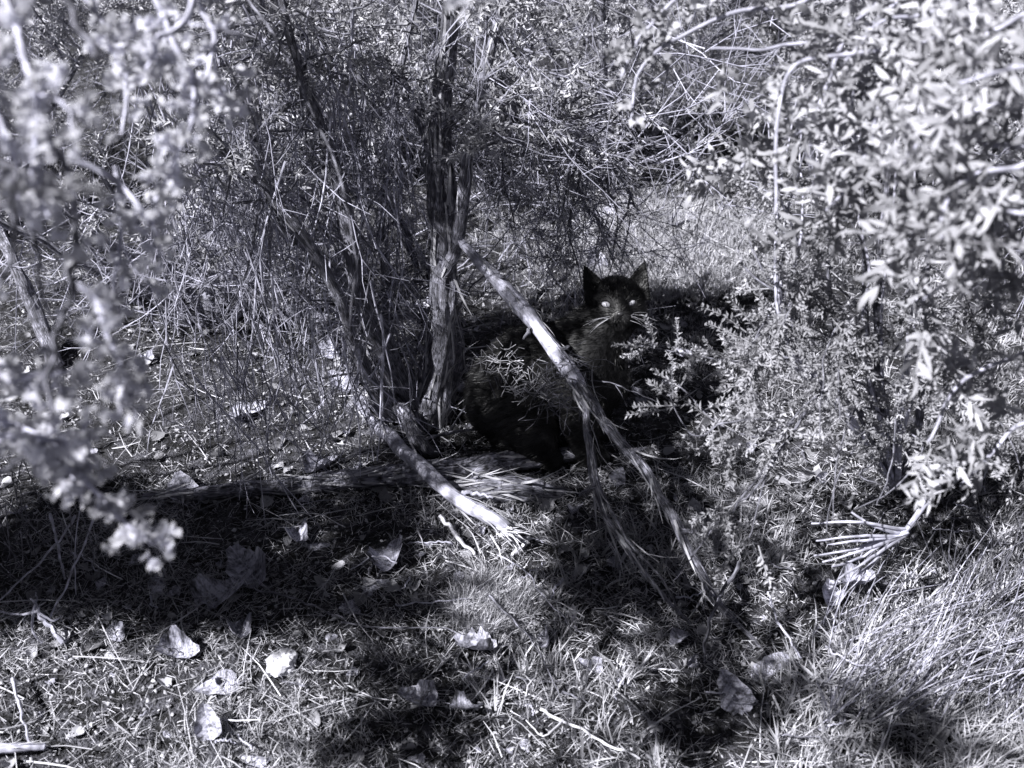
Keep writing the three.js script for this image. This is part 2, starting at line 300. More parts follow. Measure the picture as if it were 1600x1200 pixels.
// ------------------------------------------------------------------ shrubs standing behind
function stemPath(p0, dir, len, n, wander, gravity = 0) { const pts = [p0.clone()], d = dir.clone().normalize(), p = p0.clone(); for (let k = 0; k < n; k++) { d.add(dirOut().multiplyScalar(wander)).add(V(0, gravity, 0)).normalize(); p.addScaledVector(d, len / n); pts.push(p.clone()); } return pts; }
function shrub(name, label, base, { height, spread, stems, twigs = 10, leafy = 900, dry = 200, geos = A.sage, mat = M.leafBack, low = 0.25, barkM = M.bark, stemR = 0.011, tones = [0.45, 1.05], lean = V(0, 0, 0), keep = 1 }) {
  const g = thing(name, label, 'shrub', base, 'shrubs of the thicket'), leaves = [], drys = [], tw = new MB(), segs = [];
  for (let s = 0; s < stems; s++) {
    const a = s / stems * 6.28 + rr(-0.4, 0.4), out = V(Math.cos(a), 0, Math.sin(a)), pts = smooth(stemPath(base.clone().addScaledVector(out, rr(0, 0.05)), out.clone().multiplyScalar(spread * rr(0.3, 1)).add(QY).add(lean), height * rr(0.7, 1.05), 7, 0.22), 24, 0.004, 6);
    mesh('stem', new MB().tube(pts, [stemR * rr(0.7, 1.2), stemR * 0.7, stemR * 0.25], 9, barkRelief(0.22, 6, s)).geo(base), barkM, g);
    for (let k = 0; k < twigs; k++) {
      const i = Math.floor(rr(low, 0.98) * 23), o = dirOut(); o.y = Math.abs(o.y) * 0.7;
      const q = stemPath(pts[i], o.add(pts[i + 1].clone().sub(pts[i]).normalize().multiplyScalar(0.6)), height * rr(0.14, 0.38), 5, 0.28, -0.03);
      tw.tube(q, [0.0032, 0.0009], 4, null, false); segs.push(q);
    }
  }
  const mw = mesh('twigs', tw.geo(base), M.twig, g); mw.userData.kind = 'stuff';
  for (let i = 0; i < leafy; i++) { const q = segs[Math.floor(R() * segs.length)], k = Math.floor(rr(0.8, 4.99)), p = q[k].clone().lerp(q[k + 1], R()), d = q[k + 1].clone().sub(q[k]).normalize().add(dirOut().multiplyScalar(0.9)).add(V(0, 0.25, 0)).normalize(); p.add(dirOut().multiplyScalar(0.015)); if (faroff(p) || blocks(p) || shades(p)) continue; leaves.push(placeY(p, d, rr(0, 6), rr(0.65, 1.25))); }
  for (let i = 0; i < dry; i++) { const q = segs[Math.floor(R() * segs.length)], k = Math.floor(rr(0, 4.99)), p = q[k].clone().lerp(q[k + 1], R()); p.y *= rr(0.5, 1); const d = dirOut().add(V(0, -0.35, 0)).normalize(); if (faroff(p) || blocks(p) || sprayShades(p, d, 0.14)) continue; drys.push(placeY(p, d, rr(0, 6), rr(0.5, 1.2))); }
  foliage('foliage', geos, mat, leaves, g, tones);
  foliage('dry_twigs', A.dry, M.twigPale, drys, g, [0.35, 1]);
  return g;
}
R = rngOf(31);
const W = (x, z) => V(x, groundH(x, z), z);
shrub('brush_shrub', 'dense small-leaved shrub behind the cat, top middle of the picture', W(0.22, -1.22), { height: 0.85, spread: 0.75, stems: 9, twigs: 14, leafy: 2400, dry: 300, geos: A.fine });
shrub('brush_shrub', 'bushy shrub behind the shaggy trunk at the top', W(-0.42, -1.25), { height: 0.85, spread: 0.8, stems: 9, twigs: 14, leafy: 1900, dry: 500 });
shrub('brush_shrub', 'pale fine-leaved shrub above the bright turf patch', W(0.82, -1.12), { height: 0.9, spread: 0.75, stems: 9, twigs: 14, leafy: 2600, dry: 200, geos: A.fine });
shrub('brush_shrub', 'leafy shrub behind the tall upright stems on the right side', W(1.15, -0.62), { height: 0.85, spread: 0.6, stems: 9, twigs: 14, leafy: 2300, dry: 160, geos: A.fine });
shrub('brush_shrub', 'twiggy shrub in the far upper left corner behind hanging sprays', W(-1.25, -0.9), { height: 0.95, spread: 0.8, stems: 9, twigs: 13, leafy: 1700, dry: 500 });
shrub('brush_shrub', 'farthest shrub filling the top edge right of the middle', W(0.55, -2.5), { height: 1.0, spread: 0.9, stems: 8, twigs: 13, leafy: 1700, dry: 100, geos: A.fine });
shrub('brush_shrub', 'farthest shrub filling the top edge left of the middle', W(-0.75, -2.4), { height: 1.0, spread: 0.9, stems: 8, twigs: 13, leafy: 1700, dry: 100, geos: A.fine });
shrub('brush_shrub', 'tall shrub at the far upper right corner', W(1.8, -1.7), { height: 1.1, spread: 0.8, stems: 8, twigs: 13, leafy: 1700, dry: 100, geos: A.fine });
shrub('brush_shrub', 'sparse dry-twigged shrub left of the shaggy trunk', W(-0.62, -0.45), { height: 0.62, spread: 0.8, stems: 7, twigs: 10, leafy: 160, dry: 380, stemR: 0.012, low: 0.15 });

// ------------------------------------------------------------------ the shaggy-barked shrub in the middle
R = rngOf(41);
function ribbons(pts, rad, count, mb, { len = [0.03, 0.1], w = [0.0015, 0.005], lift = 0.35 } = {}) { // strips of bark that have come loose along a stem
  for (let i = 0; i < count; i++) {
    const k = Math.floor(rr(0.02, 0.9) * (pts.length - 2)), T = pts[k + 1].clone().sub(pts[k]).normalize(), o = dirOut().addScaledVector(T, 0); o.addScaledVector(T, -o.dot(T)).normalize();
    const r = rad(k / pts.length), d = T.clone().multiplyScalar(R() < 0.65 ? 1 : -1).addScaledVector(o, rr(0, lift)).add(dirOut().multiplyScalar(0.12)).normalize();
    mb.leaf(pts[k].clone().addScaledVector(o, r * rr(0.95, 1.06)), d, o, rr(...len), rr(...w), rr(-0.7, 0.7), rr(-0.4, 0.4), [0.9, 1, 0.8, 0.6]);
  }
}
const lerpR = (a) => (t) => { const x = Math.min(0.9999, t) * (a.length - 1), i = Math.floor(x); return a[i] + (a[i + 1] - a[i]) * (x - i); };
function woody(name, parent, origin, pts, radii, mat, { n = 60, sides = 14, amp = 0.2, k = 7, wob = 0.003, peel = 0, peelMat = M.peel, peelOpt, seed = 1 } = {}) {
  const path = smooth(pts, n, wob, 12), rad = lerpR(radii);
  const m = mesh(name, new MB().tube(path, rad, sides, barkRelief(amp, k, seed)).geo(origin), mat, parent);
  if (peel) { const b = new MB(); ribbons(path, rad, peel, b, peelOpt); const q = mesh('peeling_bark', b.geo(), peelMat, m); q.geometry.translate(-origin.x, -origin.y, -origin.z); q.userData.kind = 'stuff'; }
  return [m, path];
}
{
  const base = gr(675, 655), g = thing('sagebrush', 'large shrub with shaggy peeling trunk standing left of the cat', 'shrub', base), z = base.z, P = (x, y, dz = 0) => onPlaneZ(x, y, z + dz);
  woody('trunk', g, base, [gr(668, 668, -0.02), P(672, 640), P(682, 580), P(692, 490), P(691, 400, -0.01), P(690, 320, -0.02), P(686, 230, -0.03), P(690, 130, -0.04), P(705, 20, -0.05), P(715, -120, -0.06)], [0.05, 0.037, 0.026, 0.022, 0.021, 0.023, 0.02, 0.016, 0.012, 0.006], M.bark, { n: 170, sides: 34, amp: 0.17, k: 9, peel: 190, peelOpt: { len: [0.03, 0.11], w: [0.002, 0.006], lift: 0.22 } });
  const limbs = [
    [[P(695, 430, 0.0), P(712, 390, 0.02), P(722, 320, 0.03), P(733, 240, 0.03), P(752, 140, 0.02), P(780, 20, 0), P(800, -100, 0)], [0.012, 0.009, 0.009, 0.008, 0.007, 0.005]],
    [[gr(655, 662, 0), P(625, 600, 0.02), P(592, 540, 0.04), P(562, 460, 0.06), P(545, 360, 0.06), P(520, 250, 0.04), P(470, 110, 0.03), P(430, -40, 0.0)], [0.022, 0.016, 0.012, 0.012, 0.011, 0.009, 0.007, 0.004]],
    [[gr(650, 668, 0), P(600, 625, 0.05), P(560, 560, 0.08), P(530, 470, 0.1), P(470, 360, 0.12), P(400, 280, 0.12), P(330, 220, 0.13)], [0.017, 0.014, 0.011, 0.009, 0.008, 0.006, 0.003]],
    [[P(690, 500), P(640, 490, -0.03), P(560, 500, -0.06), P(470, 505, -0.08), P(400, 460, -0.1)], [0.012, 0.011, 0.009, 0.007, 0.004]],
    [[P(690, 250, -0.02), P(650, 170, -0.06), P(600, 100, -0.1), P(520, 60, -0.12), P(420, 30, -0.1), P(300, 60, -0.1)], [0.012, 0.01, 0.009, 0.008, 0.006, 0.003]],
    [[P(690, 200, -0.02), P(760, 150, -0.06), P(820, 190, -0.12), P(900, 240, -0.15), P(960, 310, -0.18)], [0.008, 0.007, 0.006, 0.005, 0.003]],
    [[gr(690, 650, 0), P(715, 560, -0.08), P(700, 480, -0.14), P(640, 380, -0.2), P(590, 260, -0.25), P(560, 120, -0.3), P(550, -40, -0.3)], [0.014, 0.012, 0.01, 0.01, 0.008, 0.006, 0.004]],
    [[gr(640, 660, 0), P(610, 560, -0.1), P(600, 430, -0.16), P(598, 300, -0.2), P(620, 150, -0.25), P(650, 0, -0.3)], [0.013, 0.011, 0.009, 0.008, 0.006, 0.004]],
    [[gr(660, 670, 0), P(640, 610, 0.02), P(570, 470, 0.02), P(430, 330, 0), P(395, 180, -0.05), P(380, 60, -0.1)], [0.012, 0.011, 0.01, 0.009, 0.007, 0.004]],
  ];
  limbs.push([[P(740, 180, -0.1), P(800, 215, -0.2), P(860, 250, -0.3), P(905, 300, -0.34), P(925, 350, -0.34)], [0.006, 0.005, 0.004, 0.003, 0.0015]], [[P(760, 120, -0.1), P(860, 190, -0.25), P(930, 230, -0.35), P(975, 290, -0.38), P(1000, 330, -0.38)], [0.006, 0.005, 0.004, 0.003, 0.0015]]);
  const paths = [];
  limbs.forEach(([pts, rad], i) => paths.push(woody('limb', g, base, pts, rad, M.bark, { n: 70, sides: 12, amp: 0.2, k: 6, peel: 34, peelOpt: { len: [0.02, 0.07], w: [0.0012, 0.004], lift: 0.4 }, seed: i + 3 })[1]));
  const tw = new MB(), segs = [];
  for (const p of paths) for (let k = 0; k < 26; k++) { const i = Math.floor(rr(0.3, 0.98) * (p.length - 2)), q = stemPath(p[i], dirOut().add(V(-0.1, 0.15, 0.1)), rr(0.08, 0.26), 5, 0.35, -0.06); if (blocks(q[3]) || q.some((c) => shades(c, 0.003))) continue; tw.tube(q, [0.0028, 0.0008], 4, null, false); segs.push(q); }
  const t = mesh('twigs', tw.geo(base), M.twig, g); t.userData.kind = 'stuff';
  const leaves = [], drys = [], tw2 = new MB();
  for (let i = 0; i < 950; i++) { const q = segs[Math.floor(R() * segs.length)], k = Math.floor(R() * 4.99), p = q[k].clone().lerp(q[k + 1], R()).add(dirOut().multiplyScalar(0.02)); const [, py] = seen(p); if (R() > 1.25 - py / 420 || blocks(p) || shades(p)) continue; leaves.push(placeY(p, dirOut().add(V(0, -0.2, 0)).normalize(), rr(0, 6), rr(0.55, 1.1))); }
  for (let i = 0; i < 110; i++) { const p = at(rr(740, 1000), rr(240, 400), rr(1.98, 2.3)), c = rr(0.5, 1.1), d = V(rr(-1, 1), rr(-0.9, 0.3), rr(-0.3, 0.3)).normalize(); if (p.y < 0.02 || blocks(p)) continue; drys.push(placeY(p, d, rr(0, 6), c)); }
  for (let i = 0; i < 800; i++) { const left = R() < 0.6, p = left ? at(rr(230, 690), rr(10, 620), rr(1.5, 2.0)) : at(rr(700, 1150), rr(60, 350), rr(1.95, 2.4)); if (p.y < 0.05 || blocks(p)) continue; const d = left ? V(rr(-0.5, 0.5), -1, rr(-0.4, 0.4)).normalize() : dirOut(), c = rr(0.6, 1.35); if (sprayShades(p, d, 0.17 * c) || blocks(p.clone().addScaledVector(d, 0.12 * c))) continue; drys.push(placeY(p, d, rr(0, 6), c)); }
  for (let i = 0; i < 150; i++) { const p = at(rr(220, 690), rr(0, 560), rr(1.5, 1.95)); if (p.y < 0.12 || blocks(p) || shades(p, 0.005)) continue; const q = stemPath(p, V(rr(-0.35, 0.35), -1, rr(-0.2, 0.2)), Math.min(p.y - 0.02, rr(0.1, 0.3)), 6, 0.12); if (blocks(q[6]) || blocks(q[3]) || q.some((c) => shades(c, 0.003))) continue; tw2.tube(q, [0.0017, 0.0008], 4, null, false); }
  mesh('hanging_twigs', tw2.geo(base), M.twigPale, g).userData.kind = 'stuff';
  for (let i = 0; i < 620; i++) { const q = segs[Math.floor(R() * segs.length)], k = Math.floor(R() * 4.99), p = q[k].clone().lerp(q[k + 1], R()), d = dirOut().add(V(0, -0.9, 0)).normalize(); if (blocks(p) || sprayShades(p, d, 0.13) || blocks(p.clone().addScaledVector(d, 0.1))) continue; drys.push(placeY(p, d, rr(0, 6), rr(0.45, 1.05))); }
  foliage('foliage', A.sage, M.leafBack, leaves, g, [0.4, 1.05]);
  foliage('dry_twigs', A.dry, M.twigPale, drys, g, [0.35, 1]);
}

// ------------------------------------------------------------------ dead wood
R = rngOf(51);
{ // leaning branch in front of the cat: splits into two thin forks
  const o = gr(1130, 950), g = thing('dead_branch', 'bare dead branch leaning across the front of the cat, forked below', 'branch', o);
  const pole = [at(722, 380, 1.725), at(752, 411, 1.71), at(800, 462, 1.68), at(845, 520, 1.65), at(892, 585, 1.61), at(905, 605, 1.6)];
  woody('pole', g, o, pole, [0.006, 0.009, 0.0112, 0.0112, 0.0108, 0.0095], M.barkPale, { n: 110, sides: 22, amp: 0.17, k: 8, wob: 0.003, peel: 44, peelOpt: { len: [0.015, 0.05], w: [0.001, 0.003], lift: 0.5 } });
  woody('fork', g, o, [at(900, 598, 1.605), at(950, 665, 1.57), at(1010, 740, 1.53), at(1050, 810, 1.49), at(1092, 890, 1.45), gr(1135, 955, 0.008), gr(1190, 1010, 0.004)], [0.0075, 0.0072, 0.0068, 0.0062, 0.0058, 0.0048, 0.0025], M.bark, { n: 80, sides: 10, amp: 0.2, k: 5, peel: 30 });
  woody('fork', g, o, [at(898, 596, 1.6), at(915, 640, 1.575), at(922, 700, 1.55), at(932, 765, 1.52), at(962, 835, 1.48), at(1012, 900, 1.43), gr(1078, 975, 0.01)], [0.007, 0.005, 0.005, 0.0048, 0.004, 0.003, 0.0016], M.bark, { n: 70, sides: 9, amp: 0.25, k: 5, peel: 30 });
  woody('fork', g, o, [at(900, 600, 1.6), at(925, 690, 1.55), at(945, 780, 1.51), at(985, 850, 1.47), at(1035, 905, 1.44), gr(1060, 965, 0.005)], [0.004, 0.003, 0.003, 0.0025, 0.002, 0.001], M.bark, { n: 50, sides: 6, amp: 0.2, k: 4 });
  for (const [x, y, d, ex, ey] of [[778, 440, 1.69, 800, 425], [835, 508, 1.655, 818, 530], [868, 552, 1.63, 890, 540], [985, 708, 1.545, 1010, 700], [1062, 832, 1.475, 1090, 830], [930, 760, 1.52, 905, 775]]) woody('stub', g, o, [at(x, y, d), at((x + ex) / 2 + 2, (y + ey) / 2 - 2, d - 0.008), at(ex, ey, d - 0.012)], [0.0055, 0.0032, 0.0016], M.bark, { n: 10, sides: 7 });
  const b = new MB(); // tangle of hair-thin rootlets at the joint
  for (let i = 0; i < 130; i++) { const p = at(rr(850, 915), rr(560, 640), rr(1.58, 1.62)); b.tube(stemPath(p, V(rr(-1, 1), rr(-1, 0.5), rr(-0.5, 0.5)), rr(0.02, 0.07), 4, 0.5), [0.0006, 0.0003], 3, null, false); }
  mesh('rootlets', b.geo(o), M.twig, g).userData.kind = 'stuff';
}
{ // broken stick with a splintered end
  const o = gr(760, 820), g = thing('broken_stick', 'pale broken stick with bright splintered end below the cat', 'stick', o);
  woody('shaft', g, o, [gr(560, 632, 0.05), gr(600, 675, 0.05), gr(640, 715, 0.055), gr(692, 762, 0.05), gr(748, 800, 0.045), gr(790, 828, 0.04)], [0.008, 0.0105, 0.0115, 0.0115, 0.011, 0.0105], M.barkPale, { n: 90, sides: 18, amp: 0.14, k: 6, peel: 24 });
  const b = new MB(); for (let i = 0; i < 34; i++) { const p = gr(rr(772, 796), rr(815, 834), rr(0.034, 0.05)), d = gr(830, 850, 0.035).sub(gr(770, 815, 0.045)).normalize(); b.tube(stemPath(p, d.add(dirOut().multiplyScalar(0.45)), rr(0.012, 0.05), 3, 0.25), [0.0022, 0.0004], 4, null, false); }
  mesh('splinters', b.geo(o), M.splinter, g).userData.kind = 'stuff';
  woody('stub', g, o, [gr(722, 770, 0.055), gr(745, 772, 0.062), gr(770, 778, 0.06)], [0.004, 0.003, 0.002], M.barkPale, { n: 12, sides: 7 });
}
function log(name, label, cat, pts, radii, mat, opt) { const o = pts[Math.floor(pts.length / 2)].clone(); o.y = groundH(o.x, o.z); const g = thing(name, label, cat, o); woody('wood', g, o, pts, radii, mat, opt); return g; }
log('fallen_log', 'long dark fallen log with stringy bark lying below the cat', 'log', [gr(225, 778, 0.008), gr(330, 770, 0.014), gr(450, 758, 0.018), gr(560, 748, 0.02), gr(680, 735, 0.022), gr(790, 722, 0.022), gr(905, 708, 0.018)], [0.007, 0.011, 0.014, 0.016, 0.019, 0.018, 0.012], M.bark, { n: 130, sides: 22, amp: 0.2, k: 8, peel: 110, peelMat: M.peel });
log('fallen_log', 'short thick shaggy log lying in shade before the longer log', 'log', [gr(690, 765, 0.012), gr(750, 762, 0.018), gr(815, 765, 0.018), gr(880, 772, 0.01)], [0.012, 0.021, 0.02, 0.011], M.bark, { n: 60, sides: 22, amp: 0.22, k: 8, peel: 70, peelMat: M.peel });
log('curved_root', 'dark curved root arching out beside the trunk base', 'root', [gr(548, 640, -0.005), gr(560, 625, 0.035), gr(600, 625, 0.055), gr(635, 650, 0.05), gr(655, 690, 0.025), gr(680, 712, 0.0)], [0.01, 0.012, 0.013, 0.013, 0.011, 0.008], M.bark, { n: 60, sides: 16, amp: 0.15, k: 6, peel: 20, peelMat: M.peel });
log('leaning_stem', 'dark slanting dead stem behind the hanging sprays on the left', 'stem', [gr(90, 575, 0.0), gr(60, 500, 0.06), gr(25, 420, 0.14), gr(-20, 330, 0.22)], [0.015, 0.014, 0.012, 0.01], M.bark, { n: 50, sides: 14, amp: 0.15 });
log('rotten_stick', 'dark rotten stick lying left of the trunk base', 'stick', [gr(420, 470, 0.02), gr(480, 490, 0.03), gr(540, 515, 0.03), gr(600, 548, 0.015)], [0.009, 0.013, 0.013, 0.008], M.bark, { n: 40, sides: 14, amp: 0.18, peel: 20 });
log('driftwood_stick', 'pale weathered stick lying at the bottom left corner', 'stick', [gr(-20, 1172, 0.012), gr(30, 1168, 0.014), gr(72, 1166, 0.012)], [0.006, 0.006, 0.004], M.barkPale, { n: 24, sides: 12, amp: 0.06, wob: 0.0006, peel: 8, peelOpt: { len: [0.01, 0.03], w: [0.001, 0.002] } });

// loose twigs, each one a thing: points as [x, y, height above ground], radius, label
function twig(label, pts, r0, r1, mat = M.twigPale, sides = []) {
  const q = pts.map(([x, y, h]) => gr(x, y, h)), o = q[0].clone(), g = thing('dead_twig', label, 'twig', o, 'loose dead twigs'), path = smooth(q, 28, 0.0026, 11); r0 *= 0.8; r1 *= 0.75;
  mesh('shaft', new MB().tube(path, (t) => (r0 + (r1 - r0) * t) * (1 + 0.3 * noise(t * 24, q[0].x * 40)), 7).geo(o), mat, g);
  for (const s of sides) { const qs = s.map(([x, y, h]) => gr(x, y, h)); mesh('side_twig', new MB().tube(smooth(qs, 8, 0.0008, 8), [r0 * 0.65, r1 * 0.6], 5).geo(o), mat, g); }
  return g;
}
twig('forked pale twig standing in front of the cat and the log', [[623, 692, 0.03], [706, 677, 0.05], [786, 663, 0.06], [816, 656, 0.065], [893, 641, 0.07]], 0.004, 0.002, M.twig, [[[845, 650, 0.067], [858, 640, 0.07], [870, 627, 0.075]], [[700, 678, 0.05], [722, 643, 0.06], [748, 602, 0.07], [766, 580, 0.075]], [[786, 663, 0.06], [812, 690, 0.03], [836, 700, 0.01]]]);
twig('thin pale twig with a round bud before the dark log', [[745, 640, 0.05], [760, 612, 0.06], [790, 590, 0.07]], 0.0018, 0.001);
twig('short pale stick pointing down right under the broken stick', [[688, 806, 0.03], [714, 836, 0.02], [741, 867, 0.012]], 0.0042, 0.0032, M.splinter);
twig('small bright wood chip just below the splintered end', [[827, 840, 0.02], [813, 856, 0.014], [800, 868, 0.008]], 0.0045, 0.003, M.splinter);
twig('thin straight twig lying across the shaded litter in the middle', [[618, 944, 0.018], [680, 940, 0.02], [745, 934, 0.016]], 0.0016, 0.001);
twig('thin bent twig running down to the grass in the shade', [[778, 868, 0.025], [818, 890, 0.03], [850, 930, 0.02], [886, 974, 0.012]], 0.0015, 0.001);
twig('long grey straw twig in the litter left of the grass', [[533, 972, 0.01], [600, 982, 0.016], [690, 983, 0.018], [738, 998, 0.012]], 0.002, 0.0012, M.twig);
twig('dark slanting twig crossing the grass at the bottom middle', [[765, 930, 0.03], [805, 975, 0.03], [835, 1010, 0.025], [875, 1090, 0.02]], 0.0022, 0.0014, M.twig);
twig('bright stout twig in the grass near the bottom edge', [[845, 1108, 0.02], [905, 1138, 0.022], [955, 1165, 0.016], [1000, 1186, 0.01]], 0.0028, 0.0018, M.splinter, [[[880, 1125, 0.02], [848, 1150, 0.02], [822, 1125, 0.02]]]);
twig('long twig reaching down across the litter below the shaded leaves', [[398, 918, 0.03], [470, 940, 0.025], [540, 968, 0.015]], 0.0026, 0.0016, M.twig);
twig('upright pale twig near the left edge above the lit litter', [[78, 802, 0.1], [90, 850, 0.06], [102, 905, 0.02]], 0.0028, 0.0022);
twig('pale twig slanting to the left edge over the shade', [[118, 805, 0.1], [80, 860, 0.07], [-10, 945, 0.02]], 0.0024, 0.0015);
twig('Y-shaped pale twig hanging beside the left shade', [[150, 800, 0.12], [113, 895, 0.06], [76, 968, 0.02]], 0.0022, 0.0016, M.twigPale, [[[128, 770, 0.14], [117, 860, 0.08], [119, 930, 0.03]]]);
twig('branching pale root-like twig on the lit ground at the left edge', [[100, 1005, 0.01], [70, 972, 0.03], [48, 935, 0.05]], 0.0045, 0.0022, M.twigPale, [[[60, 955, 0.04], [30, 960, 0.03], [-10, 953, 0.03]], [[55, 945, 0.045], [50, 985, 0.02], [66, 1005, 0.01]], [[62, 958, 0.04], [84, 970, 0.03], [96, 962, 0.03]]]);
twig('curved dark twig on the lit litter near the left edge', [[20, 1060, 0.02], [32, 1110, 0.02], [46, 1160, 0.008]], 0.003, 0.002, M.twigPale);
twig('thin twig slanting across the right of the shaded grass', [[1155, 878, 0.08], [1120, 945, 0.05], [1105, 985, 0.03], [1100, 1035, 0.006]], 0.0038, 0.0026, M.twig);
twig('pale twig falling steeply into the dark hollow on the lower right', [[1200, 925, 0.05], [1218, 975, 0.04], [1252, 1028, 0.012]], 0.0026, 0.0018);
twig('curved straw arching over the dark hollow on the lower right', [[1290, 1010, 0.03], [1330, 1035, 0.035], [1380, 1047, 0.02]], 0.0016, 0.001);
twig('berry twig beside the joint of the leaning branch', [[905, 592, 0.18], [950, 598, 0.17], [1000, 615, 0.16], [1030, 628, 0.15]], 0.0018, 0.001, M.twig, [[[915, 592, 0.18], [920, 584, 0.18], [926, 578, 0.18]], [[962, 602, 0.17], [972, 618, 0.16], [980, 636, 0.15]]]);
twig('thin twig lying on the straw at the bottom middle', [[620, 880, 0.02], [585, 868, 0.02], [548, 890, 0.01]], 0.0018, 0.0012);
for (let i = 0; i < 46; i++) { // small ones that nothing tells apart
  const x = rr(20, 1580), y = rr(700, 1190), a = rr(0, 6.28), l = rr(30, 75), c = Math.cos(a) * l, s = Math.sin(a) * l * 0.5;
  twig('small loose dead twig lying in the litter of the foreground', [[x, y, rr(0.005, 0.02)], [x + c * 0.5 + rr(-6, 6), y + s * 0.5 + rr(-6, 6), rr(0.01, 0.025)], [x + c, y + s, rr(0.004, 0.03)]], rr(0.0012, 0.0024), 0.0009, R() < 0.6 ? M.twigPale : M.twig);
}
{ // bright bare branch spreading like a broom on the right
  const o = gr(1450, 850), g = thing('broom_branch', 'bright bare branch spreading into a broom of thin twigs on the right', 'branch', o), h = (x, y, d) => at(x, y, d);
  mesh('stem', new MB().tube(smooth([h(1475, 745, 1.46), h(1440, 795, 1.44), h(1412, 832, 1.43), h(1395, 848, 1.425)], 14), [0.005, 0.0042, 0.0032, 0.0024], 8).geo(o), M.twigPale, g);
  for (const e of [[1268, 818, 1330, 815], [1272, 868, 1335, 858], [1285, 878, 1340, 862], [1292, 850, 1340, 845], [1300, 885, 1350, 868], [1330, 800, 1365, 822], [1335, 905, 1372, 870], [1275, 845, 1340, 838], [1310, 905, 1360, 872]]) mesh('twig', new MB().tube(smooth([h(1412 + rr(-8, 8), 832 + rr(-6, 6), 1.43), h(e[2], e[3], 1.42 + rr(-0.02, 0.02)), h(e[0], e[1], 1.41 + rr(-0.03, 0.03))], 10, 0.001, 8), [0.0028, 0.0012], 5).geo(o), M.twigPale, g);
}
function stalks(label, o, n, fn, mat) { const g = thing('dry_grass_clump', label, 'grass clump', o, 'dry grass clumps'); for (let i = 0; i < n; i++) mesh('stalk', new MB().tube(fn(i), [0.0009, 0.0007, 0.0002], 4, null, false).geo(o), i % 3 ? mat : M.twig, g); return g; }
stalks('messy sheaf of long dry straws splayed out on the lower right', gr(1400, 1060), 190, () => { const b = gr(rr(1270, 1610), rr(960, 1140)), l = rr(0.05, 0.2), d = V(0.62, 0.62, -0.2).add(dirOut().multiplyScalar(0.42)).normalize(), a = b.clone().addScaledVector(d, l); return smooth([b, a.clone().lerp(b, 0.5).add(V(rr(-0.012, 0.012), rr(0, 0.02), rr(-0.01, 0.01))), a], 6, 0.0006, 5); }, M.twigPale);
stalks('loose fan of dry stalks at the right edge, middle height', gr(1560, 960), 46, () => { const b = gr(1540 + rr(-60, 60), 960 + rr(-40, 40)), a = b.clone().add(V(rr(-0.09, 0.06), rr(0.05, 0.2), rr(-0.06, 0.06))); return smooth([b, a.clone().lerp(b, 0.5).add(dirOut().multiplyScalar(0.025)), a], 8, 0.001, 5); }, M.twig);
{ // bristly lump of dead grass
  const o = gr(800, 640), g = thing('dead_grass_clump', 'pale bristly clump of dead grass before the haunch of the cat', 'grass clump', o), l = [], c = at(805, 572, 1.67);
  for (let i = 0; i < 190; i++) { const d = dirOut(), p = c.clone().addScaledVector(V(1, 0, 0), d.x * 0.075 * R() ** 0.7).addScaledVector(UPV, d.y * 0.045 * R() ** 0.8 - d.x * 0.022 - 0.012).addScaledVector(FWD, -Math.abs(d.z) * 0.012); l.push(placeY(p, V(rr(-1, 1), rr(-0.9, 0.9), rr(-0.3, 0.8)).normalize(), rr(0, 6), V(1, rr(0.008, 0.024), 1))); }
  copies('straws', new MB().tube([V(0, -0.5, 0), V(0, 0.5, 0)], [0.0007, 0.0004], 3, null, false).geo(), M.straw, l, g, [0.2, 0.7]);
  for (let i = 0; i < 9; i++) { const a = c.clone().add(V(rr(-0.05, 0.05), rr(-0.02, 0.02), 0)), b = gr(770 + i * 10, 655 + rr(-8, 12)); mesh('stalk', new MB().tube(smooth([b, a.clone().lerp(b, 0.5).add(dirOut().multiplyScalar(0.012)), a], 7), [0.0012, 0.0006], 4, null, false).geo(o), M.twig, g); }
}
stalks('spiky pale sprout in the shade at the lower right', gr(1295, 1130), 12, () => { const b = gr(1295 + rr(-8, 8), 1130), a = at(1300 + rr(-40, 60), 1075 + rr(-30, 40), 1.28); return smooth([a, a.clone().lerp(b, 0.5).add(V(0, 0.006, 0)), b], 6); }, M.twigPale);
stalks('thin upright straws in the shade at the left edge', gr(60, 900), 40, () => { const x = rr(-20, 150), b = gr(x, 880 + rr(-60, 60)), a = b.clone().add(V(rr(-0.06, 0.06), rr(0.05, 0.16), rr(-0.04, 0.04))); return smooth([a, a.clone().lerp(b, 0.5).add(dirOut().multiplyScalar(0.01)), b], 6); }, M.twig);
stalks('hanging tuft of thin straws left of the broken stick', gr(440, 740), 60, () => { const a = at(rr(300, 500), rr(470, 620), rr(1.5, 1.62)), b = a.clone().add(V(rr(-0.04, 0.05), rr(-0.2, -0.06), rr(-0.02, 0.05))); return smooth([a, a.clone().lerp(b, 0.5).add(dirOut().multiplyScalar(0.012)), b], 6); }, M.twigPale);

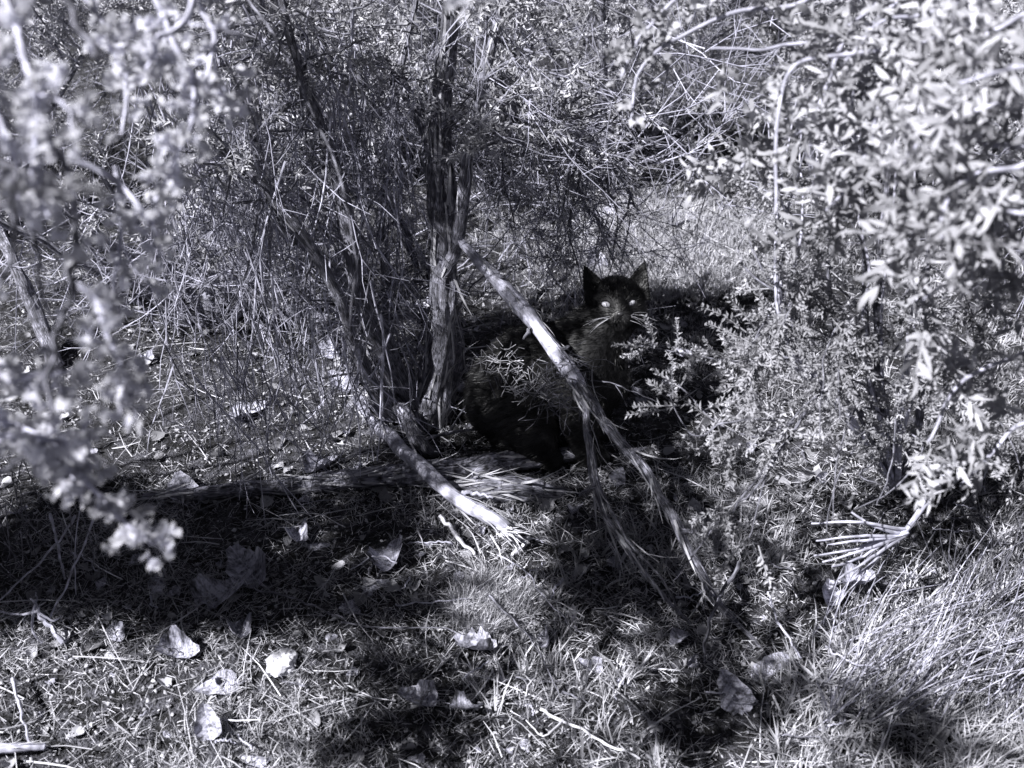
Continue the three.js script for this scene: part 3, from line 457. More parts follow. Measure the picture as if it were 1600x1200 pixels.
// ------------------------------------------------------------------ the cat
R = rngOf(61);
function fieldMesh(f, lo, hi, cell) { // surface nets over a distance field
  const nx = Math.ceil((hi.x - lo.x) / cell), ny = Math.ceil((hi.y - lo.y) / cell), nz = Math.ceil((hi.z - lo.z) / cell), X = nx + 1, Y = ny + 1, D = new Float32Array(X * Y * (nz + 1)), id = (i, j, k) => i + X * (j + Y * k);
  for (let k = 0; k <= nz; k++) for (let j = 0; j <= ny; j++) for (let i = 0; i <= nx; i++) D[id(i, j, k)] = f(lo.x + i * cell, lo.y + j * cell, lo.z + k * cell);
  const vid = new Int32Array(D.length).fill(-1), pos = [], nor = [], idx = [], E = [[0, 1], [2, 3], [4, 5], [6, 7], [0, 2], [1, 3], [4, 6], [5, 7], [0, 4], [1, 5], [2, 6], [3, 7]];
  for (let k = 0; k < nz; k++) for (let j = 0; j < ny; j++) for (let i = 0; i < nx; i++) {
    const c = []; for (let q = 0; q < 8; q++) c.push(D[id(i + (q & 1), j + ((q >> 1) & 1), k + (q >> 2))]);
    if (c.every((v) => v > 0) || c.every((v) => v <= 0)) continue;
    let n = 0, sx = 0, sy = 0, sz = 0;
    for (const [a, b] of E) if ((c[a] > 0) !== (c[b] > 0)) { const t = c[a] / (c[a] - c[b]); sx += (a & 1) + ((b & 1) - (a & 1)) * t; sy += ((a >> 1) & 1) + (((b >> 1) & 1) - ((a >> 1) & 1)) * t; sz += (a >> 2) + ((b >> 2) - (a >> 2)) * t; n++; }
    const p = [lo.x + (i + sx / n) * cell, lo.y + (j + sy / n) * cell, lo.z + (k + sz / n) * cell], e = cell * 0.4;
    vid[id(i, j, k)] = pos.length / 3; pos.push(...p);
    const g = V(f(p[0] + e, p[1], p[2]) - f(p[0] - e, p[1], p[2]), f(p[0], p[1] + e, p[2]) - f(p[0], p[1] - e, p[2]), f(p[0], p[1], p[2] + e) - f(p[0], p[1], p[2] - e)).normalize();
    nor.push(g.x, g.y, g.z);
  }
  const quad = (a, b, c, d, flip) => { if (Math.min(a, b, c, d) < 0) return; flip ? idx.push(a, c, b, a, d, c) : idx.push(a, b, c, a, c, d); };
  for (let k = 1; k < nz; k++) for (let j = 1; j < ny; j++) for (let i = 1; i < nx; i++) {
    const s = D[id(i, j, k)] <= 0;
    if (s !== D[id(i + 1, j, k)] <= 0) quad(vid[id(i, j - 1, k - 1)], vid[id(i, j, k - 1)], vid[id(i, j, k)], vid[id(i, j - 1, k)], !s);
    if (s !== D[id(i, j + 1, k)] <= 0) quad(vid[id(i - 1, j, k - 1)], vid[id(i - 1, j, k)], vid[id(i, j, k)], vid[id(i, j, k - 1)], !s);
    if (s !== D[id(i, j, k + 1)] <= 0) quad(vid[id(i - 1, j - 1, k)], vid[id(i, j - 1, k)], vid[id(i, j, k)], vid[id(i - 1, j, k)], !s);
  }
  const g = new THREE.BufferGeometry();
  g.setAttribute('position', new THREE.Float32BufferAttribute(pos, 3)); g.setAttribute('normal', new THREE.Float32BufferAttribute(nor, 3)); g.setIndex(idx);
  return g;
}
const smin = (a, b, k) => { const h = Math.max(k - Math.abs(a - b), 0) / k; return Math.min(a, b) - h * h * k * 0.25; };
function cone(x, y, z, a, b, ra, rb) { const dx = b.x - a.x, dy = b.y - a.y, dz = b.z - a.z, px = x - a.x, py = y - a.y, pz = z - a.z, t = Math.max(0, Math.min(1, (px * dx + py * dy + pz * dz) / (dx * dx + dy * dy + dz * dz))); return Math.hypot(px - dx * t, py - dy * t, pz - dz * t) - ra - (rb - ra) * t; }
{
  const o = gr(838, 688), g = thing('black_cat', 'black cat sitting under the shrub, looking at the camera', 'cat', o);
  const turn = 0.32, F = V(Math.cos(turn), 0, Math.sin(turn)), S = V(-Math.sin(turn), 0, Math.cos(turn)), L = (f, y, s) => V(F.x * f + S.x * s, y, F.z * f + S.z * s);
  const head = at(966, 476, 1.725).sub(o); // centre of the face between the eyes
  const hz = EYE.clone().sub(head.clone().add(o)).normalize().applyAxisAngle(QY, 0.12), hx = QY.clone().cross(hz).normalize().applyAxisAngle(hz, 0.05), hy = hz.clone().cross(hx).normalize();
  const H = (x, y, z) => head.clone().addScaledVector(hx, x).addScaledVector(hy, y).addScaledVector(hz, z);
  const skull = H(0, -0.005, -0.03);
  const bones = [
    [L(-0.055, 0.092, 0), L(-0.01, 0.148, 0), 0.067, 0.062], [L(-0.01, 0.148, 0), L(0.07, 0.182, 0), 0.062, 0.056], [L(0.07, 0.178, 0), skull, 0.058, 0.04], [L(0.075, 0.165, 0.0), L(0.115, 0.14, 0), 0.055, 0.042],
    [L(-0.055, 0.08, 0.042), L(0.015, 0.06, 0.06), 0.048, 0.032], [L(-0.055, 0.08, -0.042), L(0.015, 0.06, -0.06), 0.048, 0.032],
    [L(0.015, 0.06, 0.06), L(-0.03, 0.022, 0.065), 0.03, 0.02], [L(0.015, 0.06, -0.06), L(-0.03, 0.022, -0.065), 0.03, 0.02],
    [L(-0.03, 0.018, 0.065), L(0.05, 0.015, 0.066), 0.018, 0.017], [L(-0.03, 0.018, -0.065), L(0.05, 0.015, -0.066), 0.018, 0.017],
    [L(0.085, 0.14, 0.04), L(0.092, 0.075, 0.038), 0.034, 0.022], [L(0.085, 0.14, -0.04), L(0.092, 0.075, -0.038), 0.034, 0.022],
    [L(0.092, 0.075, 0.038), L(0.1, 0.02, 0.034), 0.021, 0.017], [L(0.092, 0.075, -0.038), L(0.1, 0.02, -0.034), 0.021, 0.017],
    [L(0.1, 0.015, 0.034), L(0.122, 0.013, 0.034), 0.018, 0.016], [L(0.1, 0.015, -0.034), L(0.122, 0.013, -0.034), 0.018, 0.016],
    [L(-0.1, 0.045, 0), L(-0.13, 0.02, -0.04), 0.022, 0.017], [L(-0.13, 0.02, -0.04), L(-0.12, 0.016, -0.12), 0.017, 0.015], [L(-0.12, 0.016, -0.12), L(-0.06, 0.014, -0.17), 0.015, 0.012],
  ];
  const body = (x, y, z) => { let d = 1; for (const [a, b, ra, rb] of bones) d = smin(d, cone(x, y, z, a, b, ra, rb), 0.03); return d + 0.0012 * noise(x * 90, y * 90, z * 90); };
  const bodyGeo = fieldMesh(body, V(-0.26, -0.01, -0.2), V(0.26, 0.34, 0.22), 0.006);
  // head in its own frame: x to the picture's right, y up, z to the viewer
  const v = V, c2 = (x, y, z, a, b, ra, rb) => cone(x, y, z, a, b, ra, rb);
  const headF = (x, y, z) => {
    const ax = Math.abs(x);
    let d = Math.hypot(x / 0.043, (y - 0.003) / 0.043, (z + 0.03) / 0.043); d = (d - 1) * 0.042;
    d = smin(d, Math.hypot(ax - 0.024, y + 0.016, z + 0.012) - 0.022, 0.016);
    d = smin(d, c2(x, y, z, v(0, 0.012, 0.004), v(0, -0.012, 0.017), 0.012, 0.0075), 0.014);
    d = smin(d, Math.hypot(ax - 0.0085, y + 0.021, z - 0.012) - 0.0112, 0.008);
    d = smin(d, Math.hypot(x, y + 0.034, z - 0.004) - 0.01, 0.01);
    d = smin(d, c2(ax, y, z, v(0.018, 0.014, 0), v(0.028, 0.01, -0.006), 0.0075, 0.007), 0.01);
    // ears: flat triangular shells, hollow at the front
    const t = (y - 0.016) / 0.047; // 0 at the base, 1 at the tip
    if (t > -0.25 && t < 1.02) { const tt = Math.max(0, t), cx = 0.0265 + 0.0205 * tt, w = 0.0235 * Math.pow(1 - Math.min(1, tt), 0.8) + 0.0008, zc = -0.022 - 0.006 * tt - 18 * (ax - cx) * (ax - cx) * -1, e = Math.max(Math.abs(ax - cx) - w, Math.abs(z - zc) - 0.0036); d = smin(d, e * 0.8, t < 0.15 ? 0.012 : 0.003); }
    { const ex = (ax - 0.019) * 0.94 + (y - 0.001) * 0.34, ey = (y - 0.001) * 0.94 - (ax - 0.019) * 0.34; d = Math.max(d, -(Math.hypot(ex / 0.0082, ey / 0.005, (z - 0.006) / 0.009) - 1) * 0.0056); } // almond eye openings
    return d;
  };
  const headGeo = fieldMesh(headF, V(-0.06, -0.055, -0.085), V(0.06, 0.075, 0.035), 0.0024);
  headGeo.applyMatrix4(new THREE.Matrix4().makeBasis(hx, hy, hz).setPosition(head));
  const fur = new THREE.MeshStandardMaterial({ color: grey(0.012), roughness: 0.55 }), hair = new THREE.MeshPhysicalMaterial({ color: grey(0.012), roughness: 0.42, specularIntensity: 0.75, side: THREE.DoubleSide });
  const bm = mesh('body', mergeGeometries([bodyGeo, headGeo]), fur, g);
  // short fur lying along the body
  const eyes = [H(-0.019, 0.001, 0.0075), H(0.019, 0.001, 0.0075)], strands = [], scat = (geo, n, flow, len) => {
    const p = geo.attributes.position, q = geo.attributes.normal, ix = geo.index, a = V(), b = V(), c = V(), nn = V();
    for (let i = 0; i < n; i++) {
      const t = Math.floor(R() * ix.count / 3) * 3, u = R(), w = R() * (1 - u);
      a.fromBufferAttribute(p, ix.getX(t)); b.fromBufferAttribute(p, ix.getX(t + 1)); c.fromBufferAttribute(p, ix.getX(t + 2)); nn.fromBufferAttribute(q, ix.getX(t));
      const pos = a.clone().multiplyScalar(1 - u - w).addScaledVector(b, u).addScaledVector(c, w), f = flow(pos); if (eyes.some((e) => e.distanceTo(pos) < 0.0105)) continue; f.addScaledVector(nn, -f.dot(nn)).normalize();
      const d = f.addScaledVector(nn, rr(0.25, 0.6)).add(dirOut().multiplyScalar(0.18)).normalize(), s = len * rr(0.6, 1.3);
      strands.push(placeY(pos.add(o), d, rr(0, 6), V(1, s, 1)));
    }
  };
  scat(bodyGeo, 36000, (p) => F.clone().negate().add(V(0, -0.55, 0)), 0.013);
  scat(headGeo, 16000, (p) => p.clone().sub(H(0, -0.012, 0.02)), 0.005);
  copies('fur', new MB().leaf(V(0, 0, 0), QY, V(0, 0, 1), 1, 0.0007, 0, 0, [1]).geo(), hair, strands, g, [0.5, 1.3]);
  const irisM = new THREE.MeshPhysicalMaterial({ color: grey(0.85), roughness: 0.25, clearcoat: 1, clearcoatRoughness: 0.05 }), pupilM = new THREE.MeshPhysicalMaterial({ color: grey(0.01), roughness: 0.1, clearcoat: 1 });
  for (const s of [-1, 1]) {
    const q = new THREE.Quaternion().setFromRotationMatrix(new THREE.Matrix4().makeBasis(hx, hy, hz)).multiply(new THREE.Quaternion().setFromAxisAngle(V(0, 0, 1), s * 0.34));
    const e = mesh('eye', new THREE.SphereGeometry(1, 24, 18).scale(0.0082, 0.0051, 0.0068), irisM, g); e.position.copy(H(s * 0.019, 0.001, 0.0042)); e.quaternion.copy(q);
    const pu = mesh('pupil', new THREE.SphereGeometry(0.0016, 12, 10).scale(0.38, 1.7, 0.4), pupilM, e); pu.position.set(0, 0, 0.0066); pu.rotation.z = -s * 0.34;
  }
  const nose = mesh('nose', new THREE.SphereGeometry(0.0048, 14, 10).scale(1.15, 0.75, 0.8), new THREE.MeshStandardMaterial({ color: grey(0.03), roughness: 0.35 }), g); nose.position.copy(H(0, -0.0145, 0.0225));
  for (const s of [-1, 1]) for (let k = 0; k < 6; k++) { const a = H(s * rr(0.009, 0.015), -0.02 + rr(-0.006, 0.005), 0.019), b = H(s * rr(0.042, 0.06), -0.02 - k * 0.006 + rr(-0.004, 0.008), 0.02 + rr(-0.02, 0.02)); mesh('whisker', new MB().tube(smooth([a, a.clone().lerp(b, 0.5).add(hy.clone().multiplyScalar(0.003)), b], 8), [0.0003, 0.0001], 4, null, false).geo(), stdMat(0.8, { roughness: 0.4 }), g); }
}

// ------------------------------------------------------------------ fallen leaves and stones
R = rngOf(71);
function deadLeaf(curl, twist, jag) { // heart-shaped dried leaf, curled; unit length along z
  const b = new MB(), n = 26, rings = 4, at2 = (a, k) => { const r = k / rings * (0.46 + 0.2 * Math.pow(Math.max(0, Math.cos(a)), 9) + 0.03 * Math.cos(3 * a) + jag * 0.05 * noise(a * 5, curl * 9)), x = Math.sin(a) * r * 0.92, z = -Math.cos(a) * r * 1.1; return V(x, curl * x * x * 2.6 + twist * x * z * 2 + 0.05 * noise(x * 6 + curl * 7, z * 6) + curl * 0.5 * z * z + 0.02 * Math.abs(x), z); };
  const c = b.v(at2(0, 0), 0.5, 0.5); let last = null;
  for (let k = 1; k <= rings; k++) { const row = []; for (let i = 0; i <= n; i++) { const p = at2(i / n * 6.2832, k); row.push(b.v(p, p.x + 0.5, p.z + 0.5)); } for (let i = 0; i < n; i++) last ? b.f(last[i], row[i], last[i + 1], last[i + 1], row[i], row[i + 1]) : b.f(c, row[i], row[i + 1]); last = row; }
  { const e = at2(3.1416, rings); b.tube([e, e.clone().add(V(0.03, 0.03, 0.14)), e.clone().add(V(0.08, 0.02, 0.3))], [0.016, 0.01], 4, null, false); }
  return b.geo();
}
const LEAVES = [[0.5, 0.2, 1], [0.9, -0.4, 1.4], [-0.5, 0.5, 0.8], [1.3, 0.3, 1.2], [0.25, -0.3, 1.5]].map((a) => deadLeaf(...a));
function dryLeaf(label, x, y, px, { tilt = 0.4, h = 0.003, k = Math.floor(R() * 5), depth, group, rot } = {}) {
  const p = depth ? at(x, y, depth) : gr(x, y, h), d = seen(p)[2], s = px * d * HALF / 800 * 0.92, m = mesh('fallen_leaf', LEAVES[k], M.dryLeaf);
  m.position.copy(p); m.scale.setScalar(s);
  tilt *= 0.7; m.rotation.set(rr(-tilt, tilt) + 0.1, rr(0, 6.28), rr(-tilt, tilt)); if (rot) m.rotation.set(...rot);
  return tag(m, label, 'leaf', group ?? 'fallen dry leaves');
}
dryLeaf('bright crumpled leaf in the shade, left of a paler neighbour', 462, 843, 48); dryLeaf('bright leaf torn at its edge in the dark shade', 497, 851, 42, { tilt: 0.8 });
dryLeaf('large grey veined leaf alone in the middle of the shade', 608, 878, 62, { tilt: 0.5 }); dryLeaf('wide grey leaf below the large veined leaf', 570, 925, 66, { tilt: 0.3 });
dryLeaf('narrow pale curled leaf under the wide grey one', 545, 952, 34); dryLeaf('torn pale leaf at the shade edge, above the white stone', 372, 992, 52, { tilt: 0.6 });
dryLeaf('big pale leaf lying flat in the lit litter', 347, 1076, 62, { tilt: 0.2 }); dryLeaf('upright folded pale leaf at the bottom left', 325, 1135, 52, { tilt: 1.1, h: 0.02 });
dryLeaf('small round grey leaf in the dark shade on the left', 216, 876, 27, {}); dryLeaf('large dark angular leaf in the left shade', 245, 912, 66, {});
dryLeaf('broad mottled leaf at the lower edge of the shade', 335, 935, 74, {}); dryLeaf('dull broad leaf half hidden under straw in the shade', 395, 900, 80, {});
dryLeaf('curled boat-shaped leaf in the bottom grass', 660, 1095, 55, { k: 3, tilt: 0.7 }); dryLeaf('standing pale leaf in the bottom grass beside dark gap', 722, 1108, 46, { tilt: 1.0, h: 0.02 });
dryLeaf('pale leaf pointing down beside the grass hummock', 750, 1015, 60, { tilt: 0.6, h: 0.015 }); dryLeaf('small bright-tipped leaf right of the hummock', 850, 1006, 40, { tilt: 0.9 });
dryLeaf('round pale leaf sunk in the grass', 925, 1048, 36); dryLeaf('bright leaf at the foot of the leaning branch', 1062, 997, 38, { tilt: 0.8, h: 0.02 });
dryLeaf('tall pale torn leaf standing in the grass at the bottom right', 1150, 1086, 66, { h: 0.012, rot: [0.75, 0.5, 0.3] });
dryLeaf('large shaded leaf right of the tall torn leaf', 1215, 1045, 62, { tilt: 0.7 }); dryLeaf('bright upright leaf sliver under the broom branch', 1334, 912, 48, { tilt: 1.2, h: 0.03 });
dryLeaf('grey leaf lying under the broom branch', 1296, 938, 46); dryLeaf('pale leaf showing behind the left ear of the cat', 933, 410, 40, { h: 0.015, rot: [1.0, 0.3, 0.1] });
dryLeaf('small upright leaf under the chest of the cat', 851, 690, 24, { tilt: 1.1, h: 0.015 }); dryLeaf('pale leaf lying right of the log end', 965, 748, 34); dryLeaf('white leaf caught in the sprig right of the cat', 1066, 545, 36, { depth: 1.45, tilt: 0.9 });
dryLeaf('flat pale leaf at the edge of the far turf', 1064, 350, 44, { tilt: 0.3 }); dryLeaf('grey leaf on the far ground above the head of the cat', 945, 336, 40, { tilt: 0.5 });
dryLeaf('pale leaf beside the dark fallen log on the left', 497, 732, 52, { tilt: 0.4 }); dryLeaf('bright leaf left of the curved root', 538, 604, 46); dryLeaf('wide bright leaf left of the trunk', 645, 497, 66, { tilt: 0.5, h: 0.02 });
dryLeaf('small bright leaf right of the trunk foot', 722, 612, 28, { tilt: 0.8 }); dryLeaf('bright curled leaf left of the fallen stem', 512, 552, 44, { k: 3 }); dryLeaf('wide pale leaf under the curved root', 600, 655, 62, { tilt: 0.3 });
dryLeaf('large flat grey leaf before the left end of the log', 288, 772, 70, { tilt: 0.2 }); dryLeaf('pale leaf on the lit soil above the log', 382, 648, 54, { tilt: 0.4 }); dryLeaf('dark leaf sunk in the shade below the log', 690, 560, 22);
dryLeaf('pale leaf near the bottom edge, left of the curled one', 395, 1185, 60, { tilt: 0.5 }); dryLeaf('small pale leaf on the litter above the flat leaf', 180, 988, 40, { tilt: 0.4 }); dryLeaf('grey leaf in the litter at the shade edge', 275, 1020, 62, {});
for (let i = 0; i < 90; i++) { const u = R() < 0.7; dryLeaf(u ? 'small dry leaf bit lying loose in the foreground litter' : 'small dry leaf bit on the ground beyond the cat', u ? rr(0, 1600) : rr(200, 1150), u ? rr(650, 1190) : rr(360, 640), rr(10, 26), { tilt: 0.9, group: u ? 'small leaf bits in front' : 'small leaf bits behind' }); }
{ // broken leaves matted together over the soil
  const l = []; for (let i = 0; i < 900 && l.length < 460; i++) { const x = rr(-0.95, 0.55), z = rr(-0.7, 0.85); if (noise(x * 5 + 3, z * 5, 6) < rr(-0.6, 0.5)) continue; const a = rr(0.008, 0.026); l.push(placeY(V(x, groundH(x, z) + rr(0, 0.006), z), V(rr(-0.5, 0.5), 1, rr(-0.5, 0.5)).normalize(), rr(0, 6), V(a, a * rr(0.4, 1.4), a * rr(0.6, 1.1)))); }
  tag(copies('leaf_litter', LEAVES, stdMat(0.5), l, scene, [0.35, 1.1]), 'broken dry leaves matted over the soil', 'litter');
}
function stone(label, x, y, px, py, k) {
  const p = gr(x, y, 0.004), d = seen(p)[2] * HALF / 800, geo = new THREE.IcosahedronGeometry(1, 5), a = geo.attributes.position, q = V();
  for (let i = 0; i < a.count; i++) { q.fromBufferAttribute(a, i); const s = 1 + 0.32 * noise(q.x * 1.6 + x, q.y * 1.6, q.z * 1.6) + 0.14 * noise(q.x * 5, q.y * 5 + y, q.z * 5) + 0.05 * noise(q.x * 14, q.y * 14 + y, q.z * 14); a.setXYZ(i, q.x * s * px * d / 2, q.y * s * py * d / 2, q.z * s * px * d * 0.36); }
  geo.computeVertexNormals();
  const m = mesh('stone', geo, stdMat(k, { roughness: 0.95 })); m.position.copy(p); m.rotation.y = rr(0, 6);
  return tag(m, label, 'stone', 'pale stones');
}
stone('white lumpy stone on the lit litter below the shade', 440, 1036, 52, 34, 0.78);
stone('small round pale stone at the left edge of the trunk foot', 530, 565, 22, 18, 0.6);

// ------------------------------------------------------------------ shrubs close to the camera
R = rngOf(81);
function spray(g, base, pts, { r = [0.0028, 0.0012], leaf = A.near, mat = M.leafNear, every = 0.004, from = 0.1, side = 0.012, s = [0.6, 1.1], barkM = M.twigPale, wild = 0.8, tones = [0.55, 1.05], wobble = 0.0015, free = false, lit = false }) {
  const path = smooth(pts, 40, wobble, 9), len = path.reduce((a, p, i) => a + (i ? p.distanceTo(path[i - 1]) : 0), 0), list = [];
  const b = mesh('branch', new MB().tube(path, r, 6).geo(base), barkM, g);
  const n = Math.floor(len * (1 - from) / every);
  for (let i = 0; i < n; i++) { const t = from + (1 - from) * (i + R()) / n, k = Math.min(39, Math.floor(t * 40)), p = path[k].clone().lerp(path[k + 1], t * 40 - k), T = path[k + 1].clone().sub(path[k]).normalize(), o = dirOut(); p.addScaledVector(o, side * R()); if (inFace(p) || !free && (blocks(p) || shades(p, 0.03, lit))) continue; list.push(placeY(p, T.multiplyScalar(0.5).addScaledVector(o, wild).normalize(), rr(0, 6), rr(...s))); }
  copies('leaves', leaf, mat, list, b, tones, base);
  return b;
}
{ // left: pale clustered sprays hanging into view from a shrub that stands beside the camera
  const base = W(-1.5, 1.5), g = thing('hanging_shrub', 'pale clustered sprays hanging close to the camera on the left', 'shrub', base);
  const D = (a, d) => a.map(([x, y, dd]) => at(x, y, dd ?? d));
  const crown = [at(-90, -60, 0.72), at(120, -120, 0.74), at(330, -110, 0.8)];
  woody('stem', g, base, [base, V(-1.3, 0.5, 1.45), V(-0.95, 0.9, 1.3), V(-0.62, 1.05, 1.12), at(-90, -60, 0.72)], [0.016, 0.013, 0.008, 0.005, 0.004], M.bark, { n: 40, sides: 12 });
  woody('stem', g, base, [at(-90, -60, 0.72), ...crown.slice(1), at(430, -90, 0.85), at(640, -130, 0.7)], [0.005, 0.004, 0.0035, 0.003, 0.002], M.bark, { n: 30, sides: 8 });
  woody('stem', g, base, [V(-0.95, 0.9, 1.3), V(-0.65, 0.9, 1.1), at(-120, 420, 0.8), at(-60, 560, 0.72), at(-50, 650, 0.72), at(-45, 740, 0.72)], [0.006, 0.005, 0.004, 0.003, 0.0025, 0.002], M.bark, { n: 40, sides: 10 });
  const list = [
    [[[-20, -60], [30, 60], [55, 160], [50, 260], [75, 345]], 0.62, {}], [[[-60, 60], [0, 180], [25, 270], [30, 330]], 0.66, {}],
    [[[80, -120], [130, -20], [170, 60], [200, 130], [190, 210]], 0.78, { every: 0.006 }], [[[200, -110], [250, 10], [290, 100], [300, 170], [270, 250], [240, 320]], 0.74, { every: 0.0035 }],
    [[[240, -100], [290, -10], [330, 50], [325, 120], [355, 160]], 0.8, { every: 0.008 }], [[[320, -110], [290, 30], [250, 60], [230, 110]], 0.7, { every: 0.006 }],
    [[[60, 180], [95, 260], [112, 340], [116, 410]], 0.63, { from: 0.75, r: [0.0026, 0.0022] }], [[[116, 405], [108, 470], [84, 560], [74, 655]], 0.63, { from: 0.93, r: [0.0022, 0.0014] }],
    [[[110, 440], [150, 470], [165, 520], [190, 580], [188, 645]], 0.68, { every: 0.003 }], [[[-50, 560], [20, 590], [70, 585], [115, 575]], 0.7, { every: 0.004 }],
    [[[-50, 640], [20, 665], [80, 690], [120, 735], [175, 795], [238, 852]], 0.74, { every: 0.0019, s: [0.6, 1] }], [[[-40, 700], [40, 680], [110, 690], [140, 660]], 0.7, { every: 0.004 }],
    [[[-40, 210], [20, 270], [12, 400], [-12, 480]], 0.6, { from: 0.9, r: [0.002, 0.0016] }], [[[40, 280], [60, 420], [78, 500]], 0.72, { from: 0.95, r: [0.0016, 0.001] }],
    [[[120, 250], [200, 300], [240, 360], [250, 400]], 0.8, { every: 0.006, from: 0.3 }], [[[180, 260], [190, 340], [180, 430], [190, 500]], 0.85, { every: 0.009 }],
    [[[90, -90], [110, 20], [140, 70], [160, 90]], 0.6, { from: 0.98, r: [0.0024, 0.002] }], [[[340, -60], [420, 40], [490, 180], [528, 270], [552, 380], [556, 430], [540, 530]], 1.1, { from: 0.995, r: [0.0018, 0.0011], barkM: M.bark }],
    [[[350, 90], [400, 200], [424, 300], [418, 400], [415, 480]], 1.1, { from: 0.995, r: [0.0012, 0.0006] }], [[[-40, 760], [0, 740], [40, 715], [80, 690]], 0.7, { from: 0.9, r: [0.002, 0.0014] }],
    [[[650, -120], [700, -40], [745, -10], [752, 8]], 0.62, { from: 0.88, every: 0.003 }],
  ];
  for (const [pts, d, o] of list) {
    const bare = (o.from ?? 0) > 0.7, q = D(pts, d);
    spray(g, base, q, { every: 0.0038, side: 0.008, s: [0.55, 0.95], lit: true, wobble: bare ? 0.003 : 0.002, barkM: bare ? M.twig : M.twigPale, ...o });
    if (!bare) for (let k = 0; k < 1; k++) { // side shoots
      const p = new THREE.CatmullRomCurve3(q).getPoint(rr(0.2, 0.95)), e = p.clone().add(V(rr(-0.035, 0.035), rr(-0.06, 0.0), rr(-0.03, 0.04)));
      spray(g, base, [p, p.clone().lerp(e, 0.5).add(dirOut().multiplyScalar(0.008)), e], { every: 0.004, from: 0.3, r: [0.0012, 0.0006], s: [0.5, 0.85], lit: true });
    }
  }
}
{ // a taller shrub beyond the left edge, whose crown shades the ground in front of the cat
  const base = W(-1.35, 0.45), g = thing('tall_shrub', 'tall shrub beyond the left edge that shades the ground', 'shrub', base);
  for (const e of [[-0.9, 0.7, 0.4], [-0.8, 1.0, 0.3], [-0.95, 1.15, 0.5], [-1.1, 1.25, 0.2], [-0.6, 1.2, 0.35], [-1.0, 1.6, 0.6], [-0.75, 1.55, 0.75]]) woody('stem', g, base, [base, V(-1.3, 0.4, 0.43), V((-1.25 + e[0]) / 2, e[1] * 0.75, e[2]), V(...e)], [0.008, 0.005, 0.003, 0.0015], M.bark, { n: 30, sides: 9 });
  const overSprays = (p) => { for (let t = 0.05; t < 1.4; t += 0.05) { const [x, y, d] = seen(p.clone().addScaledVector(SUN, -t)); if (d > 0.56 && d < 0.82 && x > 0 && x < 330 && y > -20 && y < 860) return R() < 0.7; } return false; }; // the hanging sprays stand in full sun
  const more = [], tight = [], tone = (x, y) => // how shaded a spot of the ground lies
    (x > 60 && x < 1060 && y > 775 && y < 985 - Math.max(0, x - 560) * 0.12 ? 1.2 : 0) + (x < 240 && y > 850 && y < 985 ? 0.6 : 0) + (Math.abs(y - 985 - (x - 1000) * 0.34) < 55 && x > 980 && x < 1480 ? 0.9 : 0)
    + (x > 600 && x < 1130 && y > 500 && y < 770 ? 0.5 : 0) + [[30, 1090, 70, 45], [300, 1165, 60, 30], [530, 1130, 45, 25], [820, 1075, 55, 25], [200, 1000, 160, 22]].reduce((a, [cx, cy, rx, ry]) => a + (((x - cx) / rx) ** 2 + ((y - cy) / ry) ** 2 < 1 ? 0.6 : 0), 0) + (y > 780 && noise(x * 0.011, y * 0.019, 3) > 0.12 ? 0.3 : 0);
  for (let i = 0; i < 60000 && more.length < 2500; i++) {
    const x = rr(-40, 1500), y = rr(440, 1200); if (R() > tone(x, y)) continue;
    const q = gr(x, y), h = rr(0.45, 1.7), p = q.addScaledVector(SUN, h / SUN.y), [sx, sy] = seen(p);
    if (sx > -60 && sy > -60) continue; if (shades(p, 0.05) || overSprays(p)) continue;
    more.push(placeY(p, dirOut(), rr(0, 6), rr(0.9, 1.5)));
  }
  for (let i = 0; i < 14000 && tight.length < 1900; i++) { // over the cat
    const q = at(rr(725, 1015), rr(420, 690), rr(1.67, 1.86)), h = rr(0.4, 1.4), p = q.addScaledVector(SUN, h / SUN.y), [sx, sy] = seen(p);
    if (sx > -40 && sy > -40) continue; if (shades(p, 0.012)) continue;
    tight.push(placeY(p, dirOut(), rr(0, 6), rr(0.4, 0.6)));
  }
  foliage('foliage', A.sage, M.leafBack, more, g, [0.5, 1]);
  foliage('fine_foliage', A.fine, M.leafBack, tight, g, [0.5, 1]);
}
